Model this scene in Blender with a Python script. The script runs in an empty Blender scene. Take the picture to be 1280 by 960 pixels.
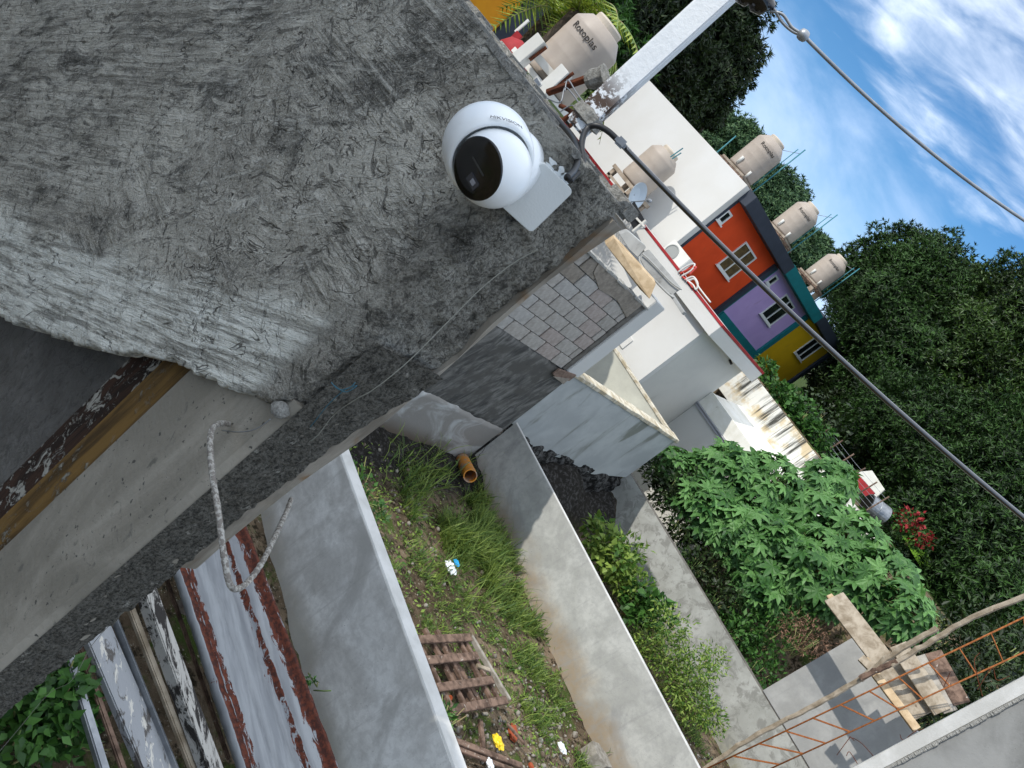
import bpy, bmesh, math, random
import numpy as np
from mathutils import Vector, Matrix, noise as mn
random.seed(7); rng = np.random.default_rng(7)
S = bpy.context.scene; COL = S.collection
# ------------------------------------------------------------------ camera
FPX, ROLL, PITCH, AZ = 961.0, math.radians(38.7), math.radians(15.7), math.radians(33.4)
CAM = Vector((0, 0, 4.8))
fw = Vector((-math.sin(AZ)*math.cos(PITCH), math.cos(AZ)*math.cos(PITCH), -math.sin(PITCH)))
rt = Vector((math.cos(AZ), math.sin(AZ), 0)); upv = rt.cross(fw)
# the photograph is rolled: world up points to the upper right of the frame
sx = rt*math.sin(ROLL) + upv*math.cos(ROLL)          # image right
sy = upv*math.sin(ROLL) - rt*math.cos(ROLL)          # image up
cd = bpy.data.cameras.new('camera'); cam = bpy.data.objects.new('camera', cd); COL.objects.link(cam)
cam.matrix_world = Matrix(((sx.x, sy.x, -fw.x, CAM.x), (sx.y, sy.y, -fw.y, CAM.y), (sx.z, sy.z, -fw.z, CAM.z), (0, 0, 0, 1)))
cd.sensor_width = 36; cd.lens = FPX/1280*36; cd.clip_start = .05; cd.clip_end = 2000
S.camera = cam
def P(x, y, X=None, Y=None, Z=None, D=None):
    """point of the place seen at photo pixel (x, y), on the plane X=, Y= or Z=, or D metres away"""
    d = fw*FPX + sx*(x-640) - sy*(y-480)
    if X is not None: t = (X-CAM.x)/d.x
    elif Y is not None: t = (Y-CAM.y)/d.y
    elif Z is not None: t = (Z-CAM.z)/d.z
    else: t = D/d.length
    return CAM + d*t
# ------------------------------------------------------------------ light
S.view_settings.view_transform = 'Standard'; S.view_settings.look = 'None'
S.view_settings.exposure = 0.5; S.view_settings.gamma = 1
SUNV = Vector((-.40, -1.0, .80)).normalized()       # towards the sun
sd = bpy.data.lights.new('sun', 'SUN'); sun = bpy.data.objects.new('sun', sd); COL.objects.link(sun)
sd.energy = 2.3; sd.angle = math.radians(.5); sd.color = (1, .96, .89)
sun.rotation_euler = SUNV.to_track_quat('Z', 'Y').to_euler()
W = bpy.data.worlds.new('World'); S.world = W; W.use_nodes = True
def world():
    nt = W.node_tree; N = nt.nodes; L = nt.links; N.clear()
    out = N.new('ShaderNodeOutputWorld'); bg = N.new('ShaderNodeBackground'); bg.inputs[1].default_value = .15
    sk = N.new('ShaderNodeTexSky'); sk.sky_type = 'NISHITA'; sk.sun_disc = False
    sk.sun_elevation = math.asin(SUNV.z); sk.sun_rotation = math.atan2(SUNV.x, SUNV.y)
    sk.air_density = 1.0; sk.dust_density = .6; sk.ozone_density = 2.5; sk.altitude = 300
    tc = N.new('ShaderNodeTexCoord'); sep = N.new('ShaderNodeSeparateXYZ'); L.new(tc.outputs['Generated'], sep.inputs[0])
    def m(op, a, b=None, clamp=False):
        n = N.new('ShaderNodeMath'); n.operation = op; n.use_clamp = clamp
        for i, v in enumerate((a, b)):
            if v is None: continue
            if isinstance(v, (int, float)): n.inputs[i].default_value = v
            else: L.new(v, n.inputs[i])
        return n.outputs[0]
    zc = m('MAXIMUM', sep.outputs[2], .03)
    px_ = m('DIVIDE', sep.outputs[0], zc); py_ = m('DIVIDE', sep.outputs[1], zc)
    cb = N.new('ShaderNodeCombineXYZ'); L.new(px_, cb.inputs[0]); L.new(py_, cb.inputs[1])
    def nz(scale, det, dist, loc, rotz=0, st=(1, 1, 1), src=None, rough=.55):
        mp = N.new('ShaderNodeMapping'); mp.inputs['Location'].default_value = loc
        mp.inputs['Rotation'].default_value = (0, 0, rotz); mp.inputs['Scale'].default_value = st
        L.new(src or cb.outputs[0], mp.inputs[0])
        t = N.new('ShaderNodeTexNoise'); t.inputs['Scale'].default_value = scale; t.inputs['Detail'].default_value = det
        t.inputs['Roughness'].default_value = rough; t.inputs['Distortion'].default_value = dist
        L.new(mp.outputs[0], t.inputs['Vector']); return t.outputs[0]
    def ramp(v, a, b):
        r = N.new('ShaderNodeMapRange'); r.interpolation_type = 'SMOOTHSTEP'
        r.inputs[1].default_value = a; r.inputs[2].default_value = b; L.new(v, r.inputs[0]); return r.outputs[0]
    # high streaky cloud, denser higher up; unseen cover overhead added to fill the shade
    n1 = nz(.6, 9, .8, (1.3, 2.0, 0), .5, (1.1, 1.6, 1)); n2 = nz(3.2, 8, .6, (4, 1, 0), .5, (.8, 1.2, 1))
    hi = m('ADD', m('MULTIPLY', n1, .75), m('MULTIPLY', n2, .35))
    edge = m('ADD', ramp(sep.outputs[2], .20, .34), m('MULTIPLY', ramp(sep.outputs[2], .36, .7), .9))
    c1 = ramp(m('ADD', hi, m('MULTIPLY', edge, .30)), .74, 1.08)
    c1 = m('MULTIPLY', c1, ramp(sep.outputs[2], .20, .27))
    # pale veil near the skyline
    n3 = nz(3.0, 7, .5, (0, 3, 1), 0, (1, 1, 2.5), tc.outputs['Generated'])
    c2 = m('MULTIPLY', ramp(m('ADD', n3, m('MULTIPLY', sep.outputs[2], -1.6)), -.02, .34), .78)
    def mix(f, a, col):
        x = N.new('ShaderNodeMix'); x.data_type = 'RGBA'; L.new(f, x.inputs[0]); L.new(a, x.inputs[6]); x.inputs[7].default_value = (*col, 1); return x.outputs[2]
    hs = N.new('ShaderNodeHueSaturation'); hs.inputs['Saturation'].default_value = 1.30; hs.inputs['Value'].default_value = .74
    L.new(sk.outputs[0], hs.inputs['Color'])
    c = mix(c2, hs.outputs[0], (3.3, 4.3, 6.0)); c = mix(c1, c, (6.6, 7.2, 8.1))
    L.new(c, bg.inputs[0]); L.new(bg.outputs[0], out.inputs[0])
world()
# ------------------------------------------------------------------ helpers
def lin(h):
    if isinstance(h, str):
        h = h.lstrip('#'); h = [int(h[i:i+2], 16)/255 for i in (0, 2, 4)]
        return tuple((c/12.92 if c <= .04045 else ((c+.055)/1.055)**2.4) for c in h)
    return h
class NT:
    def __init__(s, name):
        s.m = bpy.data.materials.new(name); s.m.use_nodes = True; s.t = s.m.node_tree; s.N = s.t.nodes; s.L = s.t.links
        s.b = s.N['Principled BSDF']; s.tc = s.N.new('ShaderNodeTexCoord')
    def noise(s, scale, det=6, rough=.55, dist=0, st=(1, 1, 1), rot=(0, 0, 0), loc=(0, 0, 0), kind='noise', vec=None):
        mp = s.N.new('ShaderNodeMapping'); mp.inputs['Scale'].default_value = st; mp.inputs['Rotation'].default_value = rot; mp.inputs['Location'].default_value = loc
        s.L.new(vec or s.tc.outputs['Object'], mp.inputs[0])
        if kind == 'voronoi':
            n = s.N.new('ShaderNodeTexVoronoi'); n.inputs['Scale'].default_value = scale; s.L.new(mp.outputs[0], n.inputs['Vector']); return n.outputs['Distance']
        n = s.N.new('ShaderNodeTexNoise'); n.inputs['Scale'].default_value = scale; n.inputs['Detail'].default_value = det
        n.inputs['Roughness'].default_value = rough; n.inputs['Distortion'].default_value = dist; s.L.new(mp.outputs[0], n.inputs['Vector'])
        return n.outputs[0]
    def rng(s, v, a, b, c=0, d=1):
        r = s.N.new('ShaderNodeMapRange'); r.inputs[1].default_value = a; r.inputs[2].default_value = b; r.inputs[3].default_value = c; r.inputs[4].default_value = d
        r.interpolation_type = 'SMOOTHSTEP'; s.L.new(v, r.inputs[0]); return r.outputs[0]
    def math(s, op, a, b):
        n = s.N.new('ShaderNodeMath'); n.operation = op
        for i, v in enumerate((a, b)):
            if isinstance(v, (int, float)): n.inputs[i].default_value = v
            else: s.L.new(v, n.inputs[i])
        return n.outputs[0]
    def mix(s, f, a, b):
        x = s.N.new('ShaderNodeMix'); x.data_type = 'RGBA'
        if isinstance(f, (int, float)): x.inputs[0].default_value = f
        else: s.L.new(f, x.inputs[0])
        for i, v in ((6, a), (7, b)):
            if isinstance(v, (str, tuple)): x.inputs[i].default_value = (*lin(v), 1)
            else: s.L.new(v, x.inputs[i])
        return x.outputs[2]
    def bump(s, h, dist, prev=None, strength=1):
        b = s.N.new('ShaderNodeBump'); b.inputs['Distance'].default_value = dist; b.inputs['Strength'].default_value = strength
        s.L.new(h, b.inputs['Height'])
        if prev: s.L.new(prev, b.inputs['Normal'])
        return b.outputs[0]
    def attr(s, name):
        a = s.N.new('ShaderNodeAttribute'); a.attribute_name = name; return a.outputs['Fac']
    def pos(s):
        g = s.N.new('ShaderNodeNewGeometry'); q = s.N.new('ShaderNodeSeparateXYZ'); s.L.new(g.outputs['Position'], q.inputs[0]); return q.outputs
    def done(s, col, rough=.8, bump=None, metal=0, spec=.5):
        if isinstance(col, (str, tuple)): s.b.inputs['Base Color'].default_value = (*lin(col), 1)
        else: s.L.new(col, s.b.inputs['Base Color'])
        if isinstance(rough, (int, float)): s.b.inputs['Roughness'].default_value = rough
        else: s.L.new(rough, s.b.inputs['Roughness'])
        s.b.inputs['Metallic'].default_value = metal; s.b.inputs['Specular IOR Level'].default_value = spec
        if bump: s.L.new(bump, s.b.inputs['Normal'])
        return s.m
_mc = {}
def mat(name, c1, c2=None, scale=3, st=(1, 1, 1), rough=.8, bd=.002, bs=60, stain=None, metal=0, spec=.4, lo=.35, hi=.65):
    if name in _mc: return _mc[name]
    n = NT(name); c2 = c2 or c1
    a = n.rng(n.noise(scale, 8, .6, .3, st), lo, hi); col = n.mix(a, c1, c2)
    if stain:
        sc, ss, th, sst = stain
        col = n.mix(n.rng(n.noise(ss, 7, .6, .5, sst, loc=(3, 5, 1)), th, th+.12), col, sc)
    b = n.bump(n.noise(bs, 6, .6, 0), bd) if bd else None
    _mc[name] = n.done(col, rough, b, metal, spec); return _mc[name]
class MB:
    def __init__(s): s.v = []; s.f = []
    def add(s, vs, fs):
        o = len(s.v); s.v += [Vector(v) for v in vs]; s.f += [tuple(i+o for i in f) for f in fs]; return s
    def box(s, lo, hi, T=None):
        x0, y0, z0 = lo; x1, y1, z1 = hi
        vs = [Vector(p) for p in ((x0, y0, z0), (x1, y0, z0), (x1, y1, z0), (x0, y1, z0), (x0, y0, z1), (x1, y0, z1), (x1, y1, z1), (x0, y1, z1))]
        if T: vs = [T @ v for v in vs]
        return s.add(vs, [(0, 3, 2, 1), (4, 5, 6, 7), (0, 1, 5, 4), (1, 2, 6, 5), (2, 3, 7, 6), (3, 0, 4, 7)])
    def bar(s, a, b, w, h, upd=(0, 0, 1)):
        """box beam from a to b, width w (sideways) and height h (along upd)"""
        a = Vector(a); b = Vector(b); d = (b-a).normalized(); u = Vector(upd); u = (u-d*u.dot(d))
        if u.length < 1e-3: u = Vector((1, 0, 0)); u = u-d*u.dot(d)
        u.normalize(); r = d.cross(u); vs = []
        for p in (a, b):
            for i, j in ((-1, -1), (1, -1), (1, 1), (-1, 1)): vs.append(p+r*i*w/2+u*j*h/2)
        return s.add(vs, [(0, 1, 2, 3), (7, 6, 5, 4), (0, 4, 5, 1), (1, 5, 6, 2), (2, 6, 7, 3), (3, 7, 4, 0)])
    def tube(s, pts, r, n=8, cap=True):
        pts = [Vector(p) for p in pts]; rs = r if isinstance(r, (list, tuple)) else [r]*len(pts); o = len(s.v); ref = None
        for i, p in enumerate(pts):
            d = (pts[min(i+1, len(pts)-1)]-pts[max(i-1, 0)]).normalized()
            if ref is None: ref = d.orthogonal().normalized()
            ref = (ref-d*ref.dot(d)).normalized(); q = d.cross(ref)
            for k in range(n):
                t = 2*math.pi*k/n; s.v.append(p+ref*math.cos(t)*rs[i]+q*math.sin(t)*rs[i])
        for i in range(len(pts)-1):
            for k in range(n): s.f.append((o+i*n+k, o+i*n+(k+1) % n, o+(i+1)*n+(k+1) % n, o+(i+1)*n+k))
        if cap: s.f.append(tuple(o+k for k in range(n))[::-1]); s.f.append(tuple(o+(len(pts)-1)*n+k for k in range(n)))
        return s
    def lathe(s, prof, c=(0, 0, 0), ax=(0, 0, 1), n=32):
        c = Vector(c); ax = Vector(ax).normalized(); u = ax.orthogonal().normalized(); w = ax.cross(u); o = len(s.v)
        for r, h in prof:
            for k in range(n):
                t = 2*math.pi*k/n; s.v.append(c+ax*h+(u*math.cos(t)+w*math.sin(t))*r)
        for i in range(len(prof)-1):
            for k in range(n): s.f.append((o+i*n+k, o+i*n+(k+1) % n, o+(i+1)*n+(k+1) % n, o+(i+1)*n+k))
        s.f.append(tuple(o+k for k in range(n))[::-1]); s.f.append(tuple(o+(len(prof)-1)*n+k for k in range(n)))
        return s
    def prism(s, poly, d):
        """planar polygon (3D points) extruded by vector d"""
        poly = [Vector(p) for p in poly]; d = Vector(d); n = len(poly)
        return s.add(poly+[p+d for p in poly], [tuple(range(n))[::-1], tuple(range(n, 2*n))]+[(i, (i+1) % n, n+(i+1) % n, n+i) for i in range(n)])
def wloc(o):
    l = Vector((0, 0, 0))
    while o: l += o.location; o = o.parent
    return l
def obj(name, mb, m, parent=None, smooth=False, bevel=0, label=None, cat=None, group=None, kind=None, fix=True):
    me = bpy.data.meshes.new(name)
    if isinstance(mb, MB): vs, fs = mb.v, mb.f
    else: vs, fs = mb
    o = bpy.data.objects.new(name, me); COL.objects.link(o)
    if parent: o.parent = parent; base = wloc(parent)
    else:
        xs = np.array([tuple(v) for v in vs]); base = Vector(((xs[:, 0].min()+xs[:, 0].max())/2, (xs[:, 1].min()+xs[:, 1].max())/2, xs[:, 2].min())) if kind is None else Vector((0, 0, 0))
        o.location = base
    me.from_pydata([tuple(Vector(v)-base) for v in vs], [], fs)
    if fix:
        bm = bmesh.new(); bm.from_mesh(me); bmesh.ops.recalc_face_normals(bm, faces=bm.faces)
        if bevel: bmesh.ops.bevel(bm, geom=bm.edges, offset=bevel, segments=2, affect='EDGES', clamp_overlap=True)
        bm.to_mesh(me); bm.free()
    me.materials.append(m)
    if smooth: me.polygons.foreach_set('use_smooth', [True]*len(me.polygons))
    tag(o, label, cat, group, kind); return o
def tag(o, label=None, cat=None, group=None, kind=None):
    if label: o['label'] = label
    if cat: o['category'] = cat
    if group: o['group'] = group
    if kind: o['kind'] = kind
    return o
def thing(name, loc, label, cat, group=None):
    o = bpy.data.objects.new(name, None); o.empty_display_size = .1; COL.objects.link(o); o.location = Vector(loc); return tag(o, label, cat, group)
def copy_tree(o, parent=None):
    c = o.copy(); COL.objects.link(c)
    if parent: c.parent = parent
    for ch in list(o.children): copy_tree(ch, c)
    return c
def npmesh(name, V, F, m, parent=None, smooth=False, base=(0, 0, 0), **kw):
    """V (n,3) world coords, F (k,3|4)"""
    me = bpy.data.meshes.new(name); V = np.asarray(V, np.float32)-np.array(base, np.float32); F = np.asarray(F, np.int32); k = F.shape[1]
    me.vertices.add(len(V)); me.vertices.foreach_set('co', V.ravel()); me.loops.add(F.size); me.loops.foreach_set('vertex_index', F.ravel())
    me.polygons.add(len(F)); me.polygons.foreach_set('loop_start', np.arange(0, F.size, k, dtype=np.int32))
    me.update(calc_edges=True); me.validate(); me.materials.append(m)
    if smooth: me.polygons.foreach_set('use_smooth', [True]*len(F))
    o = bpy.data.objects.new(name, me); COL.objects.link(o)
    if parent: o.parent = parent
    else: o.location = base
    tag(o, **kw); return o
def scatter(tv, tf, R, T):
    """template verts tv(m,3), faces tf(k,c); R (n,3,3), T (n,3)"""
    V = np.einsum('nij,mj->nmi', R, tv)+T[:, None, :]; m = len(tv)
    F = (np.asarray(tf)[None]+np.arange(len(T))[:, None, None]*m).reshape(-1, len(tf[0])); return V.reshape(-1, 3), F
def frames(dirs, ups, s):
    """rotation matrices with y along dirs, z near ups, scaled"""
    y = dirs/np.linalg.norm(dirs, axis=1)[:, None]; x = np.cross(y, ups); x /= np.linalg.norm(x, axis=1)[:, None]+1e-9; z = np.cross(x, y)
    return np.stack([x, y, z], 2)*np.asarray(s).reshape(-1, 1, 1)
def randdir(n):
    d = rng.normal(size=(n, 3)); return d/np.linalg.norm(d, axis=1)[:, None]
def text(name, body, size, origin, xd, yd, m, parent, depth=.0008, bend=None):
    cu = bpy.data.curves.new(name, 'FONT'); cu.body = body; cu.size = size; cu.extrude = depth; cu.align_x = 'CENTER'; cu.align_y = 'CENTER'
    t = bpy.data.objects.new('tmp', cu); COL.objects.link(t); bpy.context.view_layer.update()
    me = bpy.data.meshes.new_from_object(t.evaluated_get(bpy.context.evaluated_depsgraph_get())); bpy.data.objects.remove(t)
    xd = Vector(xd).normalized(); yd = Vector(yd).normalized(); zd = xd.cross(yd); base = wloc(parent)
    for v in me.vertices:
        c = v.co.copy()
        v.co = (bend(c) if bend else Vector(origin)+xd*c.x+yd*c.y+zd*c.z) - base
    me.name = name; me.materials.clear(); me.materials.append(m); o = bpy.data.objects.new(name, me); COL.objects.link(o); o.parent = parent; return o
def fbm(x, y, z, o=4):
    return mn.fractal(Vector((x, y, z)), .9, 2.1, o, noise_basis='PERLIN_ORIGINAL')
def sstep(a, b, x):
    t = min(1, max(0, (x-a)/(b-a))); return t*t*(3-2*t)
# ------------------------------------------------------------------ materials
M_white = mat('white_paint', '#d2d0ca', '#c6c3ba', 1.2, rough=.7, bd=.002, bs=30, stain=('#b9b3a2', 1.6, .68, (1, 1, .35)))
M_whiteclean = mat('clean_white_paint', '#cdccc8', '#c7c5bf', .5, rough=.75, bd=.0015, bs=25, stain=('#c9c5b8', .9, .70, (1, 1, .3)))
M_concrete = mat('smooth_cement', '#a3a39f', '#8b8b88', 2.2, rough=.75, bd=.002, bs=40, stain=('#75746f', 3, .60, (1, 1, .6)))
M_conctop = mat('pale_cement_top', '#c9c8c4', '#b6b5b0', 4, rough=.8, bd=.002, bs=50)
M_darkcem = mat('dark_cement', '#5e5e5f', '#474748', 5, (1, 1, .25), rough=.85, bd=.006, bs=30, stain=('#767677', 9, .60, (1, 1, .2)))
M_mortar = mat('mortar', '#6f6b64', '#59554f', 8, rough=.9, bd=.004, bs=60)
M_blue = mat('bluish_grey_plaster', '#b5b8b6', '#a5a8a7', 1.6, rough=.7, bd=.002, bs=25, stain=('#7f8179', 2.2, .57, (1, 1, .16)))
M_block = [mat('block_'+str(i), a, b, 14, rough=.9, bd=.004, bs=90) for i, (a, b) in enumerate((('#b3ada5', '#9d978f'), ('#aba59c', '#938d85'), ('#b0a49c', '#9b8f87'), ('#968d81', '#80776c'), ('#b4b0aa', '#9f9b95')))]
M_wood = mat('weathered_wood', '#a89c8a', '#7f725f', 6, (1, 1, 1), rough=.85, bd=.003, bs=50, stain=('#5a4a38', 9, .62, (1, 1, 1)))
M_woodpale = mat('pale_lumber', '#c2ab8a', '#a58d6c', 7, rough=.8, bd=.002, bs=60, stain=('#8a7050', 5, .62, (1, 1, 1)))
M_woodgrey = mat('grey_lumber', '#a29b90', '#7e776b', 8, rough=.85, bd=.003, bs=60, stain=('#57473a', 6, .60, (1, 1, 1)))
M_oldwood = mat('old_brown_wood', '#7d6657', '#4a392e', 9, rough=.9, bd=.003, bs=60, stain=('#b3a99d', 14, .60, (1, 1, 1)))
M_rust = mat('rust', '#6b3518', '#3f1f10', 25, rough=.9, bd=.001, bs=200)
M_rebar = mat('rusty_rebar', '#a06130', '#7c4620', 30, rough=.85, bd=.001, bs=200)
M_black = mat('black_rubber', '#0d0d0e', '#161617', 20, rough=.45, bd=.0003, bs=200, spec=.5)
M_red = mat('red_paint', '#a3262a', '#8e1f22', 3, rough=.7, bd=.001)
M_tank = mat('beige_polyethylene', '#a89c8f', '#9c9084', 1.5, rough=.5, bd=.001, bs=8)
M_tanklid = mat('tank_lid', '#c0b4a3', '#b3a796', 3, rough=.55, bd=.001)
M_ink = mat('dark_print', '#2c2620', rough=.6, bd=0)
M_pipe = mat('green_blue_pipe', '#3c7f86', '#356f78', 5, rough=.5, bd=0)
M_glass = mat('dark_glass', '#15181a', '#1e2223', 2, rough=.08, bd=0, spec=.8)
M_steel = mat('galvanised', '#9a9da0', '#83868a', 12, rough=.45, metal=.6, bd=.0005)
M_soil = None
# ------------------------------------------------------------------ terrain
def hgt(x, y):
    n = fbm(x*.9, y*.9, .3, 4)*.07 + fbm(x*4, y*4, 2, 3)*.025
    h = -.1+n
    if x < -4.9 and 10.3 < y < 15.1: h += .82*sstep(-5.0, -6.0, x)*(.75+.25*math.sin(y*2.1)) + fbm(x*6, y*6, 5, 4)*.1*sstep(-5, -5.6, x)
    if x < -4.9 and 6 < y <= 10.3: h += .10*sstep(-5.2, -6.1, x)+fbm(x*5, y*5, 7, 4)*.04
    if y > 21.0: h += (4.25-h)*sstep(21.15, 21.3, y)
    if y > 40: h += 4.0*sstep(40, 80, y)
    if x < -30: h += 4*sstep(-30, -70, x)
    return h
def terrain():
    xs = np.concatenate([[-900, -500, -250, -140, -90, -60, -40, -30, -24, -20, -16, -13, -11, -9.5, -8.4, -7.6], np.arange(-7, 1.6, .09), np.arange(2, 8, 1), [10, 14, 20, 30, 50, 90, 200, 500, 900]])
    ys = np.concatenate([[-400, -150, -60, -25, -12, -6, -2], np.arange(0, 3, .5), np.arange(3, 16.5, .09), np.arange(17, 21, .5), [21.05, 21.15, 21.22, 21.3, 22], np.arange(23, 60, 3), [65, 75, 90, 120, 180, 300, 500, 900]])
    V = [(x, y, hgt(x, y)) for y in ys for x in xs]; nx = len(xs)
    F = [(j*nx+i, j*nx+i+1, (j+1)*nx+i+1, (j+1)*nx+i) for j in range(len(ys)-1) for i in range(nx-1)]
    n = NT('soil')
    c = n.mix(n.rng(n.noise(1.3, 8, .6), .4, .62), '#5a4d3d', '#857460')
    c = n.mix(n.rng(n.noise(9, 8, .7, loc=(2, 2, 2)), .48, .6), c, '#3a3327')
    c = n.mix(n.rng(n.noise(2.2, 6, .7, loc=(7, 1, 0)), .5, .62), c, '#49582a')
    c = n.mix(n.rng(n.noise(30, 3, .7, loc=(1, 4, 0)), .62, .66), c, '#98907f')
    c = n.mix(n.rng(n.pos()[1], 22, 24), c, '#3d4a24')
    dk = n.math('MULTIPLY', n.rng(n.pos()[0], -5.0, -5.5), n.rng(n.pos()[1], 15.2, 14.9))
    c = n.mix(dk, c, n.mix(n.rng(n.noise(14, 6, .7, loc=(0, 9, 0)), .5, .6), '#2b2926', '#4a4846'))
    b = n.bump(n.noise(35, 8, .7), .03)
    npmesh('ground', V, F, n.done(c, .95, b, spec=.1), smooth=True, kind='structure')
terrain()
# ------------------------------------------------------------------ rough plastered wall end in the foreground
YW = .69; XA = -.67                                # front face plane, vertical arris
def rotv(n, ang):
    mp = n.N.new('ShaderNodeMapping'); mp.inputs['Rotation'].default_value = ang; n.L.new(n.tc.outputs['Object'], mp.inputs[0]); return mp.outputs[0]
def plaster_mat():
    n = NT('rough_trowelled_cement')
    ra = rotv(n, (0, math.radians(42), 0)); rb = rotv(n, (0, math.radians(-28), 0))
    warp = n.N.new('ShaderNodeVectorMath'); warp.operation = 'MULTIPLY_ADD'
    wn = n.N.new('ShaderNodeTexNoise'); wn.inputs['Scale'].default_value = 5; wn.inputs['Detail'].default_value = 2; n.L.new(n.tc.outputs['Object'], wn.inputs['Vector'])
    n.L.new(wn.outputs['Color'], warp.inputs[0]); warp.inputs[1].default_value = (.10, .10, .10); n.L.new(ra, warp.inputs[2])
    wv = warp.outputs[0]
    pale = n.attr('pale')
    s1 = n.noise(20, 5, .6, .4, (.42, 1, 1.3), vec=wv)          # trowel strokes
    rg = n.noise(44, 4, .6, .5, (.55, 1, 1.25), vec=wv, loc=(1, 1, 5)); s2 = n.math('SUBTRACT', 1, n.math('MULTIPLY', n.math('ABSOLUTE', n.math('SUBTRACT', rg, .5), 0), 7))
    s3 = n.noise(150, 5, .75, .2, (.75, 1, 1.1), vec=wv)
    rid = n.math('ABSOLUTE', n.math('SUBTRACT', n.noise(13, 3, .6, 1.2, (.55, 1, 1.3), vec=wv, loc=(3, 1, 2)), .5), 0)
    rid2 = n.math('ABSOLUTE', n.math('SUBTRACT', n.noise(24, 2, .6, 2.0, (1, 1, 1), vec=rb, loc=(1, 7, 2)), .5), 0)
    zone = n.rng(n.noise(5, 3, .6, 0, loc=(9, 0, 4)), .40, .55)
    crack = n.math('MULTIPLY', n.rng(rid, .0, .012, 1, 0), n.rng(n.noise(16, 3, .6, loc=(2, 2, 8)), .50, .60))
    crack2 = n.math('MULTIPLY', n.rng(rid2, .0, .018, 1, 0), n.math('MULTIPLY', zone, n.rng(n.noise(20, 3, .6, loc=(5, 2, 8)), .48, .58)))
    cr = n.math('MAXIMUM', crack, crack2)
    pit = n.rng(n.noise(85, 3, .6, .8, (1, 1, 1.5), vec=rb, loc=(4, 4, 4)), .64, .72)
    gA = n.noise(42, 4, .62, .35, (.34, 1, 1.35), vec=wv, loc=(2, 5, 3)); gB = n.noise(60, 4, .62, .5, (.45, 1, 1.2), vec=rb, loc=(7, 2, 3))
    rc_ = rotv(n, (0, math.radians(36), 0)); rd_ = rotv(n, (0, math.radians(6), 0)); px_ = n.pos()[0]
    k1 = n.noise(60, 5, .6, .15, (.10, 1, 1.5), vec=rc_, loc=(3, 3, 3)); k2 = n.noise(60, 5, .6, .15, (.12, 1, 1.5), vec=rd_, loc=(4, 3, 3))
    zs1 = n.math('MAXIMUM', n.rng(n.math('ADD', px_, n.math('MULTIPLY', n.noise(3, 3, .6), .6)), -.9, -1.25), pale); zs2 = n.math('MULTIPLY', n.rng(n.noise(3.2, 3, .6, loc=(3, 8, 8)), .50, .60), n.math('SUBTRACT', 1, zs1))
    kk = n.math('ADD', n.math('MULTIPLY', n.math('SUBTRACT', k1, .5), zs1), n.math('MULTIPLY', n.math('SUBTRACT', k2, .5), zs2))
    zn = n.rng(n.noise(4.5, 4, .6, .6, loc=(5, 0, 2)), .38, .62)
    dA = n.math('MULTIPLY', n.rng(gA, .585, .64), n.rng(zn, 0, 1, .45, 1)); dB = n.math('MULTIPLY', n.rng(gB, .60, .65), n.rng(zn, 1, 0, .2, 1)); dark = n.math('MAXIMUM', dA, dB)
    lite = n.rng(gA, .43, .36)
    h = n.math('ADD', n.math('MULTIPLY', s1, 1.0), n.math('MULTIPLY', s2, .10)); h = n.math('ADD', h, n.math('MULTIPLY', s3, .45)); h = n.math('SUBTRACT', h, n.math('MULTIPLY', dark, .30)); h = n.math('ADD', h, n.math('MULTIPLY', lite, .16))
    h = n.math('ADD', h, n.math('MULTIPLY', kk, 1.3))
    h = n.math('SUBTRACT', h, n.math('MULTIPLY', cr, .55)); h = n.math('SUBTRACT', h, n.math('MULTIPLY', pit, .4))
    edge = n.attr('rough'); g = n.noise(170, 6, .75, .2)
    h = n.math('ADD', h, n.math('MULTIPLY', g, n.math('MULTIPLY', edge, 1.5)))
    c = n.mix(n.rng(n.noise(3.2, 7, .6, .4), .38, .64), '#c4c0b4', '#a39f94')
    c = n.mix(n.rng(n.noise(11, 6, .7, .6, (.5, 1, 1.2), vec=wv, loc=(8, 3, 1)), .48, .64), c, '#6f6d66')
    iso = n.noise(230, 5, .8, 0)
    c = n.mix(n.math('MULTIPLY', n.rng(iso, .52, .62), .55), c, '#cdcabf'); c = n.mix(n.math('MULTIPLY', n.rng(iso, .48, .38), .55), c, '#57554e')
    c = n.mix(n.math('MULTIPLY', lite, .45), c, '#dad7cc'); c = n.mix(n.math('MULTIPLY', dark, .66), c, '#3c3b35')  # gouge shade and crest light put into the colour where bump shows little
    c = n.mix(n.math('MULTIPLY', n.rng(kk, .03, .12), .5), c, '#d0cdc2'); c = n.mix(n.math('MULTIPLY', n.rng(kk, -.03, -.12), .42), c, '#55544d')  # stroke ridges lighter, hollows darker: relief shading put into the colour
    c = n.mix(n.math('MULTIPLY', n.math('MULTIPLY', edge, .55), n.rng(g, .53, .42)), c, '#2e2d29')
    c = n.mix(n.math('MULTIPLY', n.math('MULTIPLY', edge, .5), n.rng(g, .54, .66)), c, '#b5b2a7')
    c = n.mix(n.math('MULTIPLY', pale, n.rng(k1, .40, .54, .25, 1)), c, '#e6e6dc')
    c = n.mix(n.math('MULTIPLY', n.math('MAXIMUM', cr, n.math('MULTIPLY', pit, .8)), .75), c, '#2f2e29')  # shade inside cracks and pits painted as dark colour
    return n.done(c, .8, n.bump(h, .016), spec=.3)
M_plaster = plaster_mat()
def concrete_rough(name, a, b, c3):
    n = NT(name); g = n.noise(170, 6, .75, .2)
    c = n.mix(n.rng(g, .35, .62), a, b); c = n.mix(n.rng(n.noise(40, 5, .7, loc=(3, 3, 3)), .60, .70), c, c3)
    return n.done(c, .95, n.bump(n.math('ADD', g, n.math('MULTIPLY', n.noise(28, 4, .6), 1.2)), .015), spec=.2)
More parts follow.
